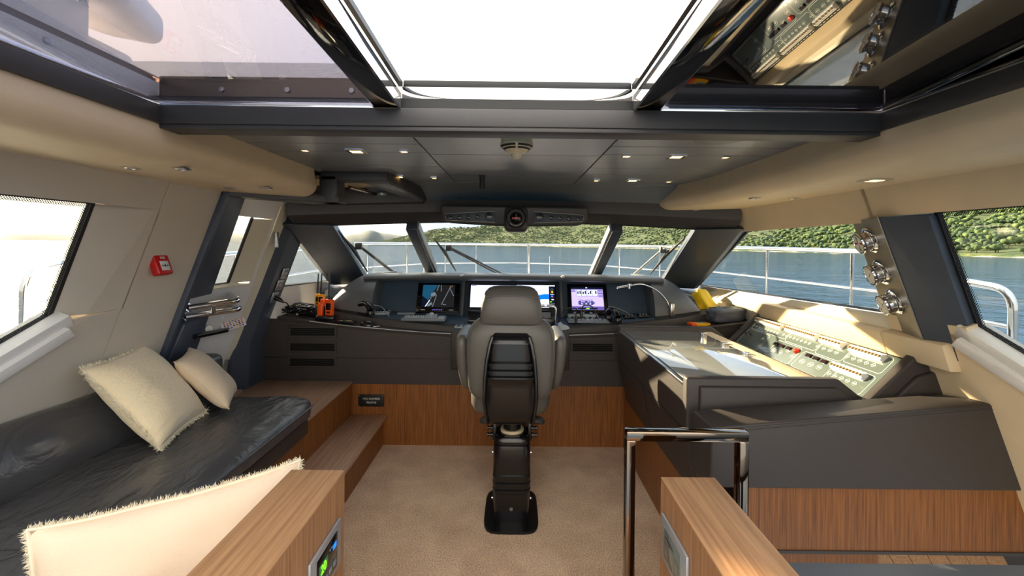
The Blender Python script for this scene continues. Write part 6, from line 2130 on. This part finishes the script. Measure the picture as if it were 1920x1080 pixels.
MB().lathe([(0, 0), (0.011, 0), (0.009, 0.004), (0, 0.005)], (0.0, PYC - 0.116, 0.09), Matrix.Rotation(PI / 2, 3, 'X'), 18).build('rear_screw', 'steel', chair)

# ================================================================== sofa
sofa = thing('sofa', 'black leather sofa along the left wall', 'sofa', (-1.55, 1.4, 0.45))
def bolster(y0, y1, pts, sag, sd):
    """Cushion along Y with section pts in XZ."""
    rings = []
    n = 18
    for i in range(n + 1):
        u = i / n
        y = y0 + (y1 - y0) * u
        e = min(1.0, min(u, 1 - u) * (y1 - y0) / 0.05)
        sh = 0.93 + 0.07 * math.sqrt(max(0, 1 - (1 - e) ** 2))
        cx = sum(p[0] for p in pts) / len(pts)
        cz = sum(p[1] for p in pts) / len(pts)
        rings.append([(cx + (x - cx) * sh, y, cz + (z - cz) * sh + sag * noise.noise(V((x * 3, y * 3.2, sd))) * (1 if z > cz else 0)) for x, z in pts])
    return MB().loft(rings)
def roundsec(pts, r=0.03, n=5): return [(p.x, p.z) for p in bent([V((a, 0, b)) for a, b in pts + pts[:2]], r, n)[n:-1]]
sec = roundsec([(-1.90, 0.545), (-1.19, 0.545), (-1.19, 0.645), (-1.30, 0.674), (-1.60, 0.672), (-1.90, 0.668)], 0.035)
bolster(1.372, 2.75, sec, 0.012, 1.0).build('seat_cushion', 'sofa', sofa, smooth=60)
bolster(0.30, 1.368, sec, 0.012, 7.0).build('seat_cushion', 'sofa', sofa, smooth=60)
mb = MB()
mb.tube([(-1.192, y, 0.628) for y in (0.32, 1.0, 1.7, 2.3, 2.73)], 0.004, 6)
mb.build('piping', 'sofa', sofa)
sec = roundsec([(-1.80, 0.645), (-1.785, 0.72), (-1.845, 0.845), (-1.91, 0.895), (-2.00, 0.885), (-2.03, 0.645)], 0.05)
bolster(0.30, 2.50, sec, 0.014, 3.0).build('back_cushion', 'sofa', sofa, smooth=60)
mb = MB()
mb.bb((-2.08, 2.52, 0.52), (-1.74, 2.76, 0.935), 0.045, 4)
mb.build('arm_end', 'sofa', sofa, smooth=60)
MB().bb((-1.95, 0.30, 0.455), (-1.222, 2.735, 0.55), 0.012).build('base', 'console', sofa)
mb = MB()
for y in (1.37, 2.05): mb.bb((-1.2235, y - 0.002, 0.46), (-1.2205, y + 0.002, 0.545))
mb.build('base_joint', 'rubber', sofa)
# aft return of the sofa that carries the front cushion
t = thing('sofa_return', 'short black leather seat hidden behind the oak half wall', 'sofa', (-0.95, 1.0, 0.3))
MB().bb((-1.18, 0.35, 0.0), (-0.69, 1.34, 0.33), 0.01).build('base', 'console', t)
MB().bb((-1.18, 0.35, 0.33), (-0.69, 1.36, 0.455), 0.035, 4).build('seat_cushion', 'sofa', t, smooth=60)

# ---- cushions
def cushion(label, c, x, y, w, h, th, mt, fringe, sd, seam=False, fw=0.0016, fl=(0.012, 0.026)):
    """w along x, h along y; corners stay pointed, the middle is plump."""
    R = rotm(x=x, y=y)
    t = thing('throw_cushion', label, 'cushion', c, R)
    n = 30
    def edge(a):       # sides bow inward between the corners
        return 1 - 0.07 * (1 - abs(2 * a - 1) ** 2.2)
    def P(u, v, sgn):
        a, b = 2 * u - 1, 2 * v - 1
        px, py = a * edge(v) * w / 2, b * edge(u) * h / 2
        pl = ((1 - abs(a) ** 3.0) * (1 - abs(b) ** 3.0)) ** 0.55
        wr = noise.noise(V((px * 7 + sd, py * 7, sgn * 3))) * 0.010 * pl + noise.noise(V((px * 3 + sd, py * 14, sgn * 5 + 9))) * 0.006 * pl
        ej = (1 - pl) * 0.012 * noise.noise(V((a * 2.2 + sd, b * 2.2, 4)))
        return V((px, py, sgn * th / 2 * pl + wr * sgn + ej))
    mb = MB()
    mb.grid(lambda u, v: P(u, v, 1), n, n)
    mb.grid(lambda u, v: P(u, v, -1), n, n)
    bmesh.ops.remove_doubles(mb.bm, verts=mb.bm.verts, dist=2e-4)
    bmesh.ops.recalc_face_normals(mb.bm, faces=mb.bm.faces)
    mb.build('cover', mt, t, local=True, smooth=80)
    rim = []
    for k in range(4 * n):
        i, j = divmod(k, n)
        f = j / n
        uv = ((f, 0), (1, f), (1 - f, 1), (0, 1 - f))[i]
        rim.append(P(uv[0], uv[1], 1) * V((1, 1, 0)) + V((0, 0, P(uv[0], uv[1], 1).z)) if False else P(uv[0], uv[1], 1))
    if fringe:
        rn = random.Random(int(sd * 10))
        mb = MB()
        tb = bmesh.new()
        m_ = len(rim)
        for k in range(m_):
            a, b = rim[k], rim[(k + 1) % m_]
            for q in range(fringe):
                p = a.lerp(b, (q + rn.random()) / fringe)
                d = V((p.x / w, p.y / h, 0))
                d = (V((math.copysign(1, d.x), 0, 0)) if abs(d.x) > abs(d.y) else V((0, math.copysign(1, d.y), 0))) + V((rn.uniform(-.6, .6), rn.uniform(-.6, .6), rn.uniform(-.7, .7)))
                d.normalize()
                L = rn.uniform(*fl)
                sd_ = d.cross(V((rn.uniform(-1, 1), rn.uniform(-1, 1), 1))).normalized() * fw
                e1 = p + d * L * 0.6
                e2 = e1 + (d + V((rn.uniform(-.5, .5), rn.uniform(-.5, .5), rn.uniform(-.5, .5)))).normalized() * L * 0.5
                p = p - d * 0.004
                v_ = [tb.verts.new(q_) for q_ in (p - sd_, p + sd_, e1 + sd_, e2, e1 - sd_)]
                tb.faces.new(v_)
        mb._in(tb)
        o = mb.build('fringe', 'fringe', t, local=True, smooth=0)
        o['kind'] = 'stuff'
        MB().tube(rim, 0.005, 6, closed=True).build('hem', 'fringe', t, local=True)
    else:
        MB().tube(rim, 0.0022, 6, closed=True).build('piping', mt, t, local=True)
        MB().box((w * 0.30, -h / 2 * 0.945, 0.0), (0.018, 0.012, 0.003)).build('care_tag', 'grey_p', t, local=True)
    return t
A, B = V((-1.556, 1.987, 0.69)), V((-1.65, 2.40, 0.69))
cushion('cream plush cushion with a frayed fringe leaning on the sofa back', V((-1.745, 2.195, 0.868)), (B - A), (-0.27, 0.0, 0.33), 0.46, 0.47, 0.18, 'pillow', 12, 1.3, fw=0.0013)
A, B = V((-1.50, 2.36, 0.69)), V((-1.66, 2.70, 0.69))
cushion('small plain beige cushion between the fringed cushion and the end of the sofa', V((-1.70, 2.54, 0.845)), (B - A), (-0.23, -0.10, 0.29), 0.36, 0.37, 0.13, 'pillow2', 0, 4.1)
A, B = V((-1.165, 1.13, 0.86)), V((-0.735, 1.46, 0.86))
xd = (B - A).normalized()
upd = V((0.05, 0.16, 1)).normalized()
cushion('large cream linen cushion with a frayed edge in the foreground', (A + B) / 2 + xd * 0.045 - upd * 0.235 + V((0, 0, 0.01)), xd, upd, 0.62, 0.50, 0.16, 'linen', 26, 8.2, fw=0.0008, fl=(0.007, 0.019))
